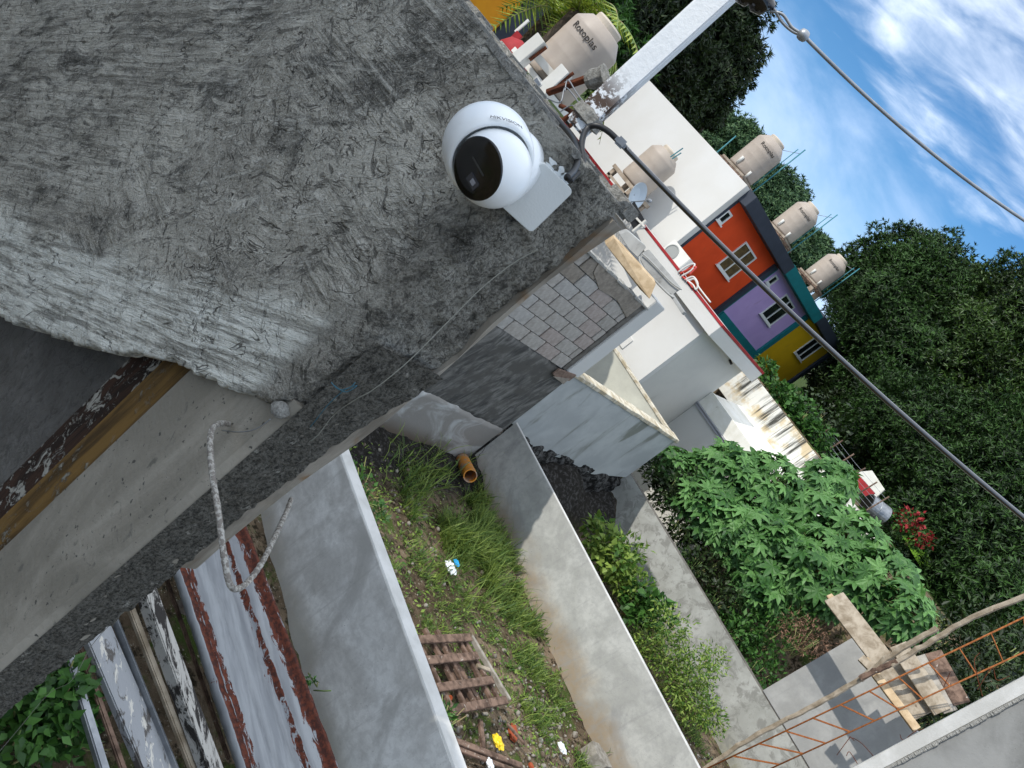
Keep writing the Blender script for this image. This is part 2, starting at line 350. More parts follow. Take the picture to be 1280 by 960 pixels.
M_roughcon = concrete_rough('rough_dark_concrete', '#3e3d39', '#827f76', '#b5b2a8')
def smoothcol():
    n = NT('smooth_cast_concrete'); c = n.mix(n.rng(n.noise(7, 7, .6, .5, (1, 1, .35)), .38, .62), '#9d978b', '#7f7a6f')
    c = n.mix(n.rng(n.noise(26, 5, .7, 1), .60, .70), c, '#6a675f'); c = n.mix(n.rng(n.noise(90, 3, .6), .66, .70), c, '#4c4a45')
    return n.done(c, .7, n.bump(n.noise(50, 8, .7), .003), spec=.3)
M_col = smoothcol()
def board_mat():
    n = NT('cement_splashed_formwork'); g = n.noise(9, 7, .65, .1, (4, 4, .35))
    c = n.mix(n.rng(g, .36, .66), '#755a30', '#40301a'); sp = n.math('MULTIPLY', n.rng(n.noise(60, 6, .7, .2, (1, 1, .6)), .53, .62), n.rng(n.noise(12, 4, .6, 0, loc=(2, 2, 2)), .42, .6))
    c = n.mix(sp, c, '#8a867a'); return n.done(c, .7, n.bump(n.math('ADD', sp, g), .003), spec=.3)
def board_mat2():
    n = NT('dark_splashed_formwork'); g = n.noise(8, 6, .6, .8, (5, 5, .6))
    c = n.mix(n.rng(g, .4, .6), '#3d2a20', '#241a15'); sp = n.rng(n.noise(44, 5, .7, 1.0, (1, 1, .6), loc=(4, 3, 2)), .52, .58)
    c = n.mix(sp, c, '#9a978e'); return n.done(c, .8, n.bump(n.math('ADD', sp, g), .004), spec=.3)
inn = [(776, 266), (722, 314), (659, 366), (615, 404), (574, 446), (530, 477), (481, 507), (439, 531), (400, 560), (322, 617), (225, 699), (120, 785), (0, 884)]
out_ = [(790, 283), (735, 320), (684, 357), (634, 401), (585, 443), (534, 488), (495, 521), (450, 556), (371, 611), (292, 674), (246, 715)]
def yprof(px_, X):
    q = sorted((P(a, b, X=X).z, P(a, b, X=X).y) for a, b in px_); zs_, ys_ = [a for a, _ in q], [b for _, b in q]
    return lambda z: float(np.interp(z, zs_, ys_))
yin = yprof(inn, XA+.004); yout = yprof(out_, XA+.012)
wallT = thing('plastered_wall', (-.67, .78, 2.4), 'rough grey cement-plastered wall end with a ragged lower edge, carrying the white dome camera', 'wall')
zpix = [(0, 397), (60, 418), (112, 436), (165, 440), (221, 452), (262, 478), (337, 502), (394, 500), (424, 478)]
zc = [(-3.4, 3.05), (-2.6, 3.15), (-1.9, 3.33)]+[(P(a, b, Y=YW).x, P(a, b, Y=YW).z) for a, b in zpix]+[(-.5, 4.40)]
def zb(x):
    for (x0, z0), (x1, z1) in zip(zc, zc[1:]):
        if x <= x1: return z0+(z1-z0)*(x-x0)/(x1-x0)
    return zc[-1][1]
ZT = 4.775
def plaster():
    path = []                                       # (x, y, nx, ny, zx)
    x = -3.3
    while x < XA-.02: path.append((x, YW, 0, -1)); x += .007 if x > -1.7 else .012
    for k in range(5):
        t = math.pi/2*k/4; path.append((XA-.02+.02*math.sin(t), YW+.02-.02*math.cos(t), math.sin(t), -math.cos(t)))
    y = YW+.027
    while y < .872: path.append((XA, y, 1, 0)); y += .006
    NV = 150; V = []; pale = []; rough = []
    for i, (x, y, nx, ny) in enumerate(path):
        s = y-YW; z0 = zb(x) if ny < -.9 else 4.265-.25*s; sidef = nx > .99
        z0 += .012*fbm(x*22+s*20, 3, 1, 4)+.007*fbm(x*70, s*90, 1, 4)+.006*abs(fbm(x*150, s*90, 4, 2))
        zt = ZT+.004*fbm(x*12, s*10, 8, 4)
        for j in range(NV+2):
            if j == 0: V.append((x-nx*.03, y-ny*.035 if ny else y, z0+.004)); z = z0; f = 0
            elif j == NV+1: V.append((x-nx*.03, y-ny*.035, zt+.001)); z = zt
            else:
                f = (j-1)/(NV-1); z = z0+(zt-z0)*f; a = x+s
                d = .0045*fbm(a*9, z*9, 1.5, 4)+.0030*fbm(a*26+z*9, z*26-a*9, 4, 4)
                k = .5*sstep(.09, 0, (XA-x)+.0)+(.5 if nx > .5 else 0); k = min(1, k)
                d += k*.006*fbm(a*45, z*45, 2, 4)
                e = min(1, (z-z0)/.004); d += -.003*(1-e*e)
                yy_ = YW+.02+(y-YW-.02)*(yin(z)+.003*fbm(z*30, 2, 2, 3)-YW-.02)/(.872-YW-.02) if sidef else y+ny*d
                V.append((x+nx*d, yy_, z))
            rough.append(min(1, (sstep(.10, .02, XA-x)*(.55+.45*fbm(x*8, z*8, 3, 3)) if nx < .5 else 1)))
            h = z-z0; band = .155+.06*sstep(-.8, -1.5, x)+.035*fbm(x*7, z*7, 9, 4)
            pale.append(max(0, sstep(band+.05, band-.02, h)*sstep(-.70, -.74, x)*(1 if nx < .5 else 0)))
    m = NV+2; F = [(i*m+j, (i+1)*m+j, (i+1)*m+j+1, i*m+j+1) for i in range(len(path)-1) for j in range(m-1)]
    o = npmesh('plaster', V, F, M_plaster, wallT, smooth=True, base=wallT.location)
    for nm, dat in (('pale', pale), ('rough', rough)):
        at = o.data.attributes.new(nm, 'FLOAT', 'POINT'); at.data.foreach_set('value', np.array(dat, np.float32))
plaster()
# body of the wall behind the plaster, following its ragged edge a little above it
poly = [(x, YW+.034, zb(x)+.03) for x, _ in zc if x < -.72]+[(XA-.03, YW+.034, 4.40), (XA-.03, YW+.034, ZT-.004), (-3.3, YW+.034, ZT-.004)]
obj('wall_core', MB().prism(poly, (0, .14, 0)), M_roughcon, wallT)
M_chalk = concrete_rough('broken_pale_mortar', '#8f8d86', '#bfbdb6', '#dddbd4')
mb = MB()                                           # broken pale edge along the top
x = -3.2
while x < XA-.02:
    w = random.uniform(.015, .05); y0 = YW+random.uniform(-.004, .012)
    mb.box((x, y0, ZT-.008), (x+w, YW+.03+random.random()*.02, ZT+random.uniform(.001, .007)))
    mb.box((x, .845+random.uniform(-.012, .012), ZT-.008), (x+w, .885, ZT+random.uniform(.002, .012)))
    x += w*.93
obj('broken_edge', mb, M_chalk, wallT, bevel=.002)
obj('top_bed', MB().box((-3.3, YW+.005, ZT-.012), (XA-.004, .875, ZT-.0005)), M_chalk, wallT)
# recess with dark plaster, boards, column
n = NT('dark_damp_plaster'); g = n.noise(55, 6, .7, 1, (1, 1, .6))
c = n.mix(n.rng(n.noise(4, 5, .6), .4, .6), '#63615d', '#7b7975')
M_damp = n.done(n.mix(n.math('MULTIPLY', n.rng(g, .52, .62), .5), c, '#3b3936'), n.rng(n.noise(3, 3, .5), .35, .6, .4, .7), n.bump(n.math('ADD', g, n.math('MULTIPLY', n.noise(160, 4, .7), .5)), .012), spec=.5)
obj('recess_plaster', MB().box((-3.3, .80, 2.4), (-.93, .875, 4.35)), M_damp, wallT, bevel=.004)
xl = P(0, 605, Y=.745).x; xm = P(0, 648, Y=.735).x; xr = P(0, 704, Y=.735).x
obj('board', MB().box((xl, .748, 2.4), (xm+.004, .80, 4.3)), board_mat2(), wallT, bevel=.002)
obj('board', MB().box((xm, .735, 2.4), (xr, .80, 4.33)), board_mat(), wallT, bevel=.002)
xarr = P(109, 738, Y=.705).x
def column():
    V = []; F = []; zs = np.linspace(2.4, 4.272, 40)
    for z in zs: yb = yin(max(z, 3.55))-.004; V += [(xr+.004, .712, z), (xarr-.012, .705, z), (xarr, .717, z), (xarr, yb, z), (xr+.004, yb, z)]
    for i in range(len(zs)-1):
        for j in range(5): F.append((i*5+j, i*5+(j+1) % 5, (i+1)*5+(j+1) % 5, (i+1)*5+j))
    F += [(4, 3, 2, 1, 0), tuple(len(V)-5+k for k in range(5))]; mb = MB(); mb.add(V, F); obj('column', mb, M_col, wallT)
column()
def rough_side():
    V = []; ys = np.linspace(.715, .874, 26); zs = np.linspace(2.4, 4.42, 260)
    for z in zs:
        for y in ys:
            y = .715+(y-.715)*(yin(max(z, 3.55))+.004-.715)/(.874-.715)
            d = .004+.006*fbm(y*40, z*40, 1, 4)+.003*fbm(y*110, z*110, 5, 3); k = sstep(.715, .735, y)
            V.append((xarr+d*k, y, z))
    m = len(ys); F = [(j*m+i, j*m+i+1, (j+1)*m+i+1, (j+1)*m+i) for j in range(len(zs)-1) for i in range(m-1)]
    npmesh('rough_side', V, F, M_roughcon, wallT, smooth=True, base=wallT.location)
rough_side()
brd = P(220, 712, X=-.655)
def strip_mat():
    n = NT('old_formwork_board'); c = n.mix(n.rng(n.noise(5, 7, .6, .8, (3, 3, .8)), .4, .62), '#979084', '#736c61')
    c = n.mix(n.rng(n.noise(5, 4, .6, .5, loc=(1, 2, 6)), .56, .66), c, '#7b5d3c'); return n.done(c, .8, n.bump(n.noise(30, 6, .7, .5, (4, 4, .5)), .002), spec=.3)
M_strip = strip_mat()
def edge_board():
    V = []; F = []; zs = np.linspace(brd.z, ZT-.02, 60)
    for z in zs:
        y0, y1 = yin(z)-.006, yout(z)+.0015*fbm(z*9, 1, 1, 3); x = XA+.010; r_ = .006
        V += [(x-.04, y0, z), (x, y0, z), (x, y1-r_, z), (x-r_*.6, y1, z), (x-.05, y1+.004, z)]
    for i in range(len(zs)-1):
        for j in range(4): F.append((i*5+j, i*5+j+1, (i+1)*5+j+1, (i+1)*5+j))
    F += [(0, 1, 2, 3, 4), tuple(len(V)-5+k for k in (4, 3, 2, 1, 0))]; mb = MB(); mb.add(V, F); obj('edge_board', mb, M_strip, wallT)
edge_board()
obj('mortar_lump', MB().lathe([(.004, -.012), (.012, -.006), (.015, .002), (.008, .01), (.002, .013)], P(350, 512, Y=.70), (0, -.2, 1), 9), M_chalk, wallT, smooth=True)
# ------------------------------------------------------------------ white dome camera on the wall
M_cam = mat('satin_white_enamel', '#e9ecec', '#e4e7e8', 2, rough=.32, bd=0, spec=.5)
M_camgrey = mat('white_moulded_plastic', '#d3d6d4', '#cdd0ce', 2, rough=.45, bd=.0004, bs=400)
M_gloss = mat('glossy_black', '#060607', rough=.12, bd=0, spec=.6)
M_lens = mat('lens_window', '#2a2a30', rough=.1, bd=0, spec=.8)
M_led = mat('led_strip', '#3b3b3a', rough=.3, bd=0)
M_slot = mat('sensor_slot', '#8d8d92', rough=.3, bd=0)
def idir(a, b, t):
    """direction from image right/up and towards-camera components"""
    return (sx*a + sy*b - fw*t).normalized()
hc = P(609, 186, D=.955); camT = thing('dome_camera', hc+Vector((0, .04, 0)), 'white dome security camera with a black lens face, fixed to the rough grey wall', 'security camera')
vdir = (CAM-hc).normalized()
ax = (vdir*.80 + idir(.18, -.60, 0)*.60).normalized()          # the shell opens this way
R1 = .0535
prof = [(.001, -R1)]+[(R1*math.sin(math.radians(a)), -R1*math.cos(math.radians(a))) for a in range(12, 91, 6)]
prof += [(R1, .012), (R1-.0004, .020), (R1-.0016, .0265), (R1-.0036, .0305), (R1-.0060, .0325), (R1-.0078, .0318), (R1-.0086, .0295), (R1-.0090, .018), (.001, .016)]
obj('housing', MB().lathe(prof, hc, ax, 96), M_cam, camT, smooth=True)
bc = hc+ax*.0455
R2 = .0445
obj('eyeball', MB().lathe([(.001, -R2*.9)]+[(R2*math.sin(math.radians(a)), -R2*math.cos(math.radians(a))) for a in range(20, 129, 4)]+[(.0345, math.sqrt(R2*R2-.0345**2)), (.033, math.sqrt(R2*R2-.0345**2))], bc,
    (vdir*.79+idir(-1, .05, 0)*.61), 96), M_cam, camT, smooth=True)
fa = (vdir*.79+idir(-1, .05, 0)*.61).normalized()
RF = .0345; hF = math.sqrt(R2*R2-RF*RF)
obj('face_plate', MB().lathe([(RF+.0006, hF-.004), (RF+.0006, hF+.0006), (RF-.001, hF+.0016), (RF*.6, hF+.0022), (.0005, hF+.0025)], bc, fa, 72), M_gloss, camT, smooth=True)
ux = (upv*math.cos(ROLL)-rt*math.sin(ROLL)); 
fu = (Vector((0, 0, 1))-fa*fa.z).normalized(); fr = fu.cross(fa).normalized()
# slot and lens lie along the tilted axis seen in the photograph
e1 = idir(.55, -.80, 0); e1 = (e1-fa*e1.dot(fa)).normalized(); e2 = fa.cross(e1).normalized()
def facebox(name, cu, cv, w, h, m, z=.0026, par=camT):
    o = bc+fa*(hF+z)+e1*cu+e2*cv; b = MB(); b.bar(o-e1*w/2, o+e1*w/2, h, .0012, fa); return obj(name, b, m, par, bevel=.0005)
facebox('led_strip', -.0005, .0035 if e2.dot(sx) > 0 else -.0035, .026, .0024, M_led)
lw = facebox('lens_window', .008, -.0125 if e2.dot(sx) > 0 else .0125, .018, .0120, M_lens)
facebox('sensor_slot', .009, -.0125 if e2.dot(sx) > 0 else .0125, .007, .0062, M_slot, .0034)
# base ring against the wall
obj('base_ring', MB().lathe([(.050, 0), (.050, .012), (.044, .02), (.03, .03)], (hc.x, YW-.004, hc.z), (0, -1, 0), 64), M_cam, camT, smooth=True)
# brand lettering wrapped on the shell
tp = P(634, 150, D=.905); tn = (tp-hc).normalized()
tx = idir(1, -.17, 0); tx = (tx-tn*tx.dot(tn)).normalized(); ty = tn.cross(tx)
def bend_cam(c):
    d = (tn + tx*(c.x/R1) + ty*(c.y/R1)).normalized(); h_ = max(0, d.dot(ax)); return hc+d*((R1+.0011+c.z*.2)/math.sqrt(1-h_*h_))
text('lettering', 'HIKVISION', .0072, (0, 0, 0), (1, 0, 0), (0, 1, 0), M_ink, camT, .0006, bend_cam)
# junction box beside the camera
jb = thing('junction_box', P(672, 250, D=.985), 'square white plastic junction box beside the dome camera, black cable entering its top', 'junction box')
c0, c1, c2, c3 = [P(*q) for q in ((679, 203), (718, 241), (661, 290), (624, 254))] if False else (P(680, 204, D=.955), P(719, 241, D=.975), P(662, 290, D=.985), P(623, 254, D=.965))
cc = (c0+c1+c2+c3)/4; ea = ((c1-c0)+(c2-c3)).normalized(); eb = ((c0-c3)+(c1-c2)); eb = (eb-ea*eb.dot(ea)).normalized(); en = ea.cross(eb)
if en.dot(CAM-cc) < 0: en = -en
wa = ((c1-c0).length+(c2-c3).length)/2; wb = ((c0-c3).length+(c1-c2).length)/2
def plate(w, h, r, z0, z1, nseg=6):
    pts = []
    for qx, qy, a0 in ((1, 1, 0), (-1, 1, 90), (-1, -1, 180), (1, -1, 270)):
        for k in range(nseg+1):
            t = math.radians(a0+90*k/nseg); pts.append(cc+ea*(qx*(w/2-r)+r*math.cos(t))+eb*(qy*(h/2-r)+r*math.sin(t))+en*z0)
    return MB().prism(pts, en*(z1-z0))
obj('box_body', plate(wa*.96, wb*.96, .006, -.052, -.006), M_camgrey, jb, bevel=.0012, smooth=False)
obj('cover', plate(wa, wb, .006, -.0055, .001), M_camgrey, jb, bevel=.0015)
gl = MB()
for k in range(3):
    q = cc+eb*(wb/2+.004)+ea*(-.01+.012*k)-en*(.022)
    gl.lathe([(.009, -.010), (.010, -.004), (.008, -.002), (.0095, .003), (.007, .006), (.004, .009)], q, eb, 14)
obj('cable_gland', gl, M_camgrey, jb, smooth=True)
# cables on the wall top
def curve(pts, n=10):
    pts = [Vector(p) for p in pts]; out = []
    for i in range(len(pts)-1):
        p0 = pts[max(i-1, 0)]; p1 = pts[i]; p2 = pts[i+1]; p3 = pts[min(i+2, len(pts)-1)]
        for k in range(n):
            t = k/n; out.append(.5*((2*p1)+(p2-p0)*t+(2*p0-5*p1+4*p2-p3)*t*t+(3*p1-p0-3*p2+p3)*t**3))
    return out+[pts[-1]]
cT = [P(a, b, Y=yy) for a, b, yy in ((520, -60, .775), (571, 0, .775), (612, 52, .775), (648, 97, .775), (690, 143, .775), (716, 172, .76), (722, 195, .73), (718, 212, .70), (709, 222, .665))]
cab = thing('coaxial_cable', P(648, 97, Y=.775), 'black cable lying along the rough wall top and looping down to the junction box', 'cable')
obj('sheath', MB().tube(curve(cT), .0042, 10), M_black, cab, smooth=True)
obj('clip', MB().bar(P(650, 100, Y=.765), P(664, 118, Y=.765), .014, .009), M_camgrey, cab, bevel=.002)
# steel mast
ps = thing('steel_mast', (P(735, 140, Y=.80).x, .80, 4.76), 'white painted square steel mast with flaking paint rising from the wall top', 'post')
pa = P(733, 148, Y=.80); pb = P(884, 10, Y=.80); pd = (pb-pa)
def mast_mat():
    n = NT('chipped_white_paint'); c = n.mix(n.rng(n.noise(6, 6, .6), .4, .6), '#e2e5e7', '#d6dadd')
    z = n.pos()[2]; ch = n.math('MULTIPLY', n.rng(z, 4.90, 4.84), n.rng(n.noise(70, 6, .7), .45, .52)); c = n.mix(ch, c, '#4a382b')
    return n.done(c, .42, n.bump(n.noise(120, 6, .7), .001))
M_mast = mast_mat()
obj('tube', MB().bar(pa-pd.normalized()*.02, pa+pd*1.6, .034, .034, (1, .7, 0)), M_mast, ps, bevel=.003)
obj('weld_collar', MB().lathe([(.010, -.012), (.026, -.008), (.024, .006), (.012, .014)], pa+pd*.02, pd, 11), M_chalk, ps)
obj('steel_arm', MB().bar(P(684, 116, Y=.80), P(748, 93, Y=.80), .010, .007, (0, 0, 1)), M_rust, ps, bevel=.001)
obj('broken_sleeve', MB().lathe([(.011, -.016), (.014, -.008), (.013, .004), (.016, .012)], P(747, 97, Y=.79), P(762, 93, Y=.79)-P(740, 100, Y=.79), 12), M_chalk, ps)
rs = thing('rebar_stub', P(718, 140, Y=.85), 'twisted rusty rebar ends and tie wire at the foot of the white mast', 'rebar')
b = MB()
for pts, r in ((((700, 132), (712, 138), (722, 146), (730, 160)), .0035), (((704, 150), (716, 142), (728, 136)), .004), (((712, 158), (722, 150), (733, 154), (738, 164)), .003)):
    b.tube(curve([P(x, y, Y=.83) for x, y in pts]), r, 7)
obj('bars', b, M_rust, rs, smooth=True)
b = MB()
for pts in (((683, 122), (700, 128), (706, 110), (716, 118), (735, 146)), ((706, 114), (710, 100), (722, 118), (740, 142), (728, 140)), ((700, 140), (714, 132), (728, 138), (736, 150))):
    b.tube(curve([P(x, y, Y=.79) for x, y in pts]), .0010, 6)
obj('tie_wire', b, M_steel, rs, smooth=True)
# service cable crossing the picture

sc = thing('service_cable', P(775, 178, D=1.08), 'thick black overhead cable running from the wall corner across the houses and trees', 'cable')
q0 = P(775, 178, D=1.06); q1 = P(1300, 664, D=1.30); lineP = [q0+(q1-q0)*t+Vector((0, 0, -.012*4*t*(1-t))) for t in np.linspace(0, 1, 40)]
lead = curve([P(668, 285, D=1.2) if False else P(712, 226, Y=.72), P(728, 205, Y=.74), P(727, 180, Y=.75), P(733, 162, Y=.76), P(745, 157, D=1.06), P(760, 164, D=1.06), q0])
M_cable = mat('weathered_black_sheath', '#0b0b0c', '#151517', 40, rough=.2, bd=.0003, bs=150, spec=1.0)
M_cable.node_tree.nodes['Principled BSDF'].inputs['Coat Weight'].default_value = .8
obj('sheath', MB().tube(lead, .0042, 10), M_black, sc, smooth=True)
obj('twin_sheath', MB().tube(lineP, .0037, 12), M_cable, sc, smooth=True)
obj('splice', MB().bar(P(770, 172, D=1.055), P(782, 184, D=1.055), .012, .012), M_steel, sc, bevel=.003)
# guy wire with insulator
gw = thing('guy_wire', P(975, 20, D=1.0), 'thin grey steel wire tied to a black insulator and crossing the blue sky', 'wire')
obj('insulator', MB().lathe([(.002, -.028), (.012, -.024), (.013, -.012), (.009, -.009), (.014, -.004), (.014, .008), (.008, .012), (.003, .018)], P(950, 0, D=1.0), P(975, 14, D=1.0)-P(930, -8, D=1.0), 20), M_gloss, gw, smooth=True)
w0 = P(1004, 44, D=1.0); w1 = P(1300, 288, D=1.35)
obj('wire', MB().tube([w0+(w1-w0)*t+Vector((0, 0, -.03*4*t*(1-t)*.35)) for t in np.linspace(0, 1, 30)], .0022, 8), M_steel, gw, smooth=True)
b = MB(); b.tube(curve([P(x, y, D=1.0) for x, y in ((962, 14), (978, 18), (990, 34), (1004, 43), (992, 40), (978, 28), (968, 12), (958, 4))]), .0017, 7)
obj('eye_loop', b, M_steel, gw, smooth=True)
b = MB().lathe([(.002, -.007), (.006, -.004), (.0068, 0), (.006, .004), (.002, .007)], w0, w1-w0, 12); obj('knot', b, M_steel, gw, smooth=True)
obj('hanger', MB().bar(P(938, -8, D=1.0), P(900, -60, D=1.02), .008, .006), M_rust, gw)
# bent rebar hook crusted with cement
n = NT('cement_crusted_bar'); g = n.noise(160, 5, .7)
M_crust = n.done(n.mix(n.rng(g, .46, .56), '#77716a', '#a5a29a'), .9, n.bump(g, .002), spec=.2)
hp = curve([P(x, y, Y=yy) for x, y, yy in ((286, 530, .70), (272, 530, .665), (263, 545, .64), (265, 590, .63), (273, 640, .63), (280, 695, .64), (289, 733, .66), (306, 731, .70), (327, 704, .75), (345, 668, .80), (358, 640, .86), (364, 624, .90))], 14)
b = MB(); b.tube(hp, [.0041+.0008*fbm(i*.7, 1, 2, 3) for i in range(len(hp))], 10)
obj('rebar_hook', b, M_crust, smooth=True, label='hook of bent reinforcing bar crusted with cement, sticking out of the concrete column', cat='rebar')
# strings
M_thread = mat('pale_thread', '#8e8e84', rough=.8, bd=0); M_bluet = mat('blue_thread', '#3a6878', rough=.7, bd=0); M_teal = mat('green_thread', '#4f7a6c', rough=.8, bd=0)
b = MB(); b.tube(curve([P(x, y, Y=yy) for x, y, yy in ((672, 312, .665), (640, 330, .665), (600, 362, .665), (560, 402, .668), (510, 452, .67), (468, 486, .68), (440, 502, .70), (416, 520, .75), (396, 545, .77), (372, 562, .78), (350, 584, .78), (326, 606, .79), (306, 628, .80), (290, 652, .82), (272, 660, .88), (250, 676, .93), (236, 700, .94), (215, 716, .94), (180, 742, .95), (120, 800, 1.0), (90, 850, 1.1), (60, 868, 1.15), (20, 915, 1.2), (-10, 950, 1.2))]), .0006, 6)
obj('mason_line', b, M_thread, smooth=True, label='long pale mason string running down the rough wall and over the column edge', cat='string')
b = MB(); b.tube(curve([P(x, y, Y=yy) for x, y, yy in ((418, 482, .68), (432, 490, .68), (446, 482, .68), (430, 488, .69), (410, 506, .71), (394, 526, .74), (376, 548, .77), (356, 572, .78), (338, 592, .78), (322, 612, .79))]), .0006, 6)
b.tube(curve([P(x, y, Y=.685) for x, y in ((414, 478), (424, 487), (438, 484), (444, 478))]), .0007, 6)
obj('blue_string', b, M_bluet, smooth=True, label='short frayed blue string knotted at the lower corner of the plaster', cat='string')
b = MB(); b.tube(curve([P(x, y, Y=yy) for x, y, yy in ((278, 538, .70), (300, 540, .69), (320, 536, .69), (338, 524, .69))]), .0008, 6)
obj('dark_tie_wire', b, M_steel, smooth=True, label='thin dark tie wire curving over the smooth column near the rebar hook', cat='wire')
# ------------------------------------------------------------------ unseen wall and slab added behind the camera to shade the near wall
hb = thing('shade_blocker', (-3.0, -1.7, 0), 'unseen pale wall and slab added behind the viewer to shade the rough wall', 'house')
obj('wall', MB().box((-6.5, -1.85, 0), (-1.42, -1.68, 6.64)), M_whiteclean, hb)
obj('roof_slab', MB().box((-6.6, -3.6, 6.642), (-1.40, -1.70, 6.71)), M_conctop, hb)
# lower storey of the plastered wall, so that it stands on the ground
obj('lower_wall', MB().box((-6.1, .80, -.2), (-.93, .96, 2.398)), M_concrete, wallT)
obj('column_base', MB().box((-.90, .72, -.2), (xarr-.004, .79, 2.398)), M_col, wallT)
obj('rear_wall', MB().box((-6.1, .89, 2.40), (-3.31, 1.0, 4.77)), M_concrete, wallT)
# ------------------------------------------------------------------ boundary wall of blocks and plaster
bwT = thing('boundary_wall', (-6.3, 7.5, -.3), 'tall shaded side wall: bare grey blocks above, dark brushed cement below, pale plaster at its foot', 'wall')
obj('wall_core', MB().box((-6.42, 4.6, -.4), (-6.232, 10.02, 3.86)), M_mortar, bwT)
gid = 0; yy0 = 4.62
bl_me = {}
for k in range(7):
    z0 = 2.29+.225*k; off = .225 if k % 2 else 0; y = 4.62-off
    while y < 9.9:
        a = max(y, 4.62); e = min(y+.44, 9.93)
        if e-a > .08:
            j = random.random(); mi = 2 if (j < .10 or (k in (2, 3, 4) and 8.6 < y and j < .3)) else random.choice([0, 0, 1, 4, 3 if k > 4 else 0]); pr = random.uniform(-.004, .006)
            full = (e-a) > .435; key = (mi, full)
            if full and key in bl_me:
                o = bl_me[key].copy(); COL.objects.link(o); o.location = Vector((-6.232+pr, (a+e)/2, z0))-bwT.location
            else:
                m_ = MB().box((-6.27, a+.006, z0), (-6.206, e-.006, z0+.215)); o = obj('block', m_, M_block[mi], bwT, bevel=.006)
                # re-centre so copies can share the mesh
                c = Vector((-6.232, (a+e)/2, z0))-bwT.location
                for v in o.data.vertices: v.co -= c
                o.location = c+Vector((pr, 0, 0))
                if full: bl_me[key] = o
        y += .45
def wavy_panel(name, x, y0, y1, z0f, z1f, m, par, thick=.03, step=.05, amp=.004):
    ys = np.arange(y0, y1+1e-6, step); V = []; F = []; NV = 26
    for y in ys:
        a, b = z0f(y), z1f(y)
        for j in range(NV+1):
            z = a+(b-a)*j/NV; d = amp*fbm(y*3, z*3, x, 4)+amp*.6*fbm(y*14, z*14, x, 3); V.append((x+d-(thick if j in (0, NV) else 0), y, z))
    m_ = NV+1; F = [(i*m_+j, (i+1)*m_+j, (i+1)*m_+j+1, i*m_+j+1) for i in range(len(ys)-1) for j in range(NV)]
    return npmesh(name, V, F, m, par, smooth=True, base=par.location)
jag = lambda s, a: (lambda y: s+a*fbm(y*5, 1, s, 5))
n = NT('brushed_dark_cement'); v = rotv(n, (math.radians(18), 0, 0)); g = n.noise(6, 7, .65, .5, (1, 1.6, .5), vec=v); g2 = n.noise(3, 4, .6)
c = n.mix(n.rng(g, .36, .66), '#474644', '#7b7974'); c = n.mix(n.rng(g2, .45, .62), c, '#565450')
M_brush = n.done(c, .85, n.bump(g, .012), spec=.25)
wavy_panel('dark_render', -6.188, 4.6, 10.06, lambda y: .80+.0*y, lambda y: 2.30+.05*fbm(y*4, 2, 1, 5)-.06*sstep(9.2, 10, y), M_brush, bwT)
n = NT('blotchy_pale_plaster'); g = n.noise(1.2, 6, .6, .8, (1, 1, 1.3)); z = n.pos()[2]
c = n.mix(n.rng(g, .40, .55), '#b5b5b2', '#8e8a84'); c = n.mix(n.math('MULTIPLY', n.rng(z, .35, -.05), n.rng(g, .35, .5)), c, '#6b5f52')
M_blotch = n.done(c, .8, n.bump(n.noise(20, 6, .6), .004), spec=.3)
wavy_panel('pale_render', -6.165, 4.6, 10.29, lambda y: -.30, lambda y: .88+.05*fbm(y*3, 4, 1, 5)-.04*sstep(8.5, 10, y), M_blotch, bwT)
obj('corner_render', MB().box((-6.42, 10.02, .6), (-6.186, 10.30, 2.30)), M_brush, bwT, bevel=.01)
obj('edge_render', MB().box((-6.42, 9.935, 2.30), (-6.196, 10.06, 3.86)), M_mortar, bwT, bevel=.01)
obj('smear', MB().prism([(-6.20, 8.4, 3.87), (-6.20, 9.93, 3.87), (-6.20, 9.93, 3.56), (-6.20, 9.4, 3.66), (-6.20, 8.9, 3.60), (-6.20, 8.5, 3.72)], (.012, 0, 0)), M_block[3], bwT, bevel=.004)
ft = MB()
y = 4.7
while y < 10.02:
    w = random.uniform(.08, .22); ft.box((-6.30, y, 3.855), (-6.185+random.uniform(-.01, .02), y+w, 3.885+random.random()*.02)); y += w*.96
obj('mortar_cap', ft, M_chalk, bwT, bevel=.006)
# white pillar and head slab just beyond the blocks
pw = thing('white_pillar', (-6.3, 10.2, 2.3), 'narrow white plastered pillar rising at the far end of the block wall', 'pillar')
obj('shaft', MB().box((-6.45, 10.065, 2.31), (-6.17, 10.42, 4.06)), M_whiteclean, pw, bevel=.012)
wc = thing('brick_chip', (-6.15, 10.05, 2.2), 'broken brown brick wedged on the corner where the block wall meets the bluish wall', 'brick')
obj('fragment', MB().prism([P(690, 466, X=-6.16), P(698, 460, X=-6.16), P(720, 468, X=-6.16), P(711, 475, X=-6.16), P(697, 474, X=-6.16)], (.025, 0, 0)), mat('brown_brick', '#8b7567', '#6d5a4f', 20, bd=.004, bs=80), wc, bevel=.005)
obj('fragment', MB().prism([P(691, 470, X=-6.13), P(712, 473, X=-6.13), P(704, 480, X=-6.13)], (.01, 0, 0)), M_block[3], wc, bevel=.004)
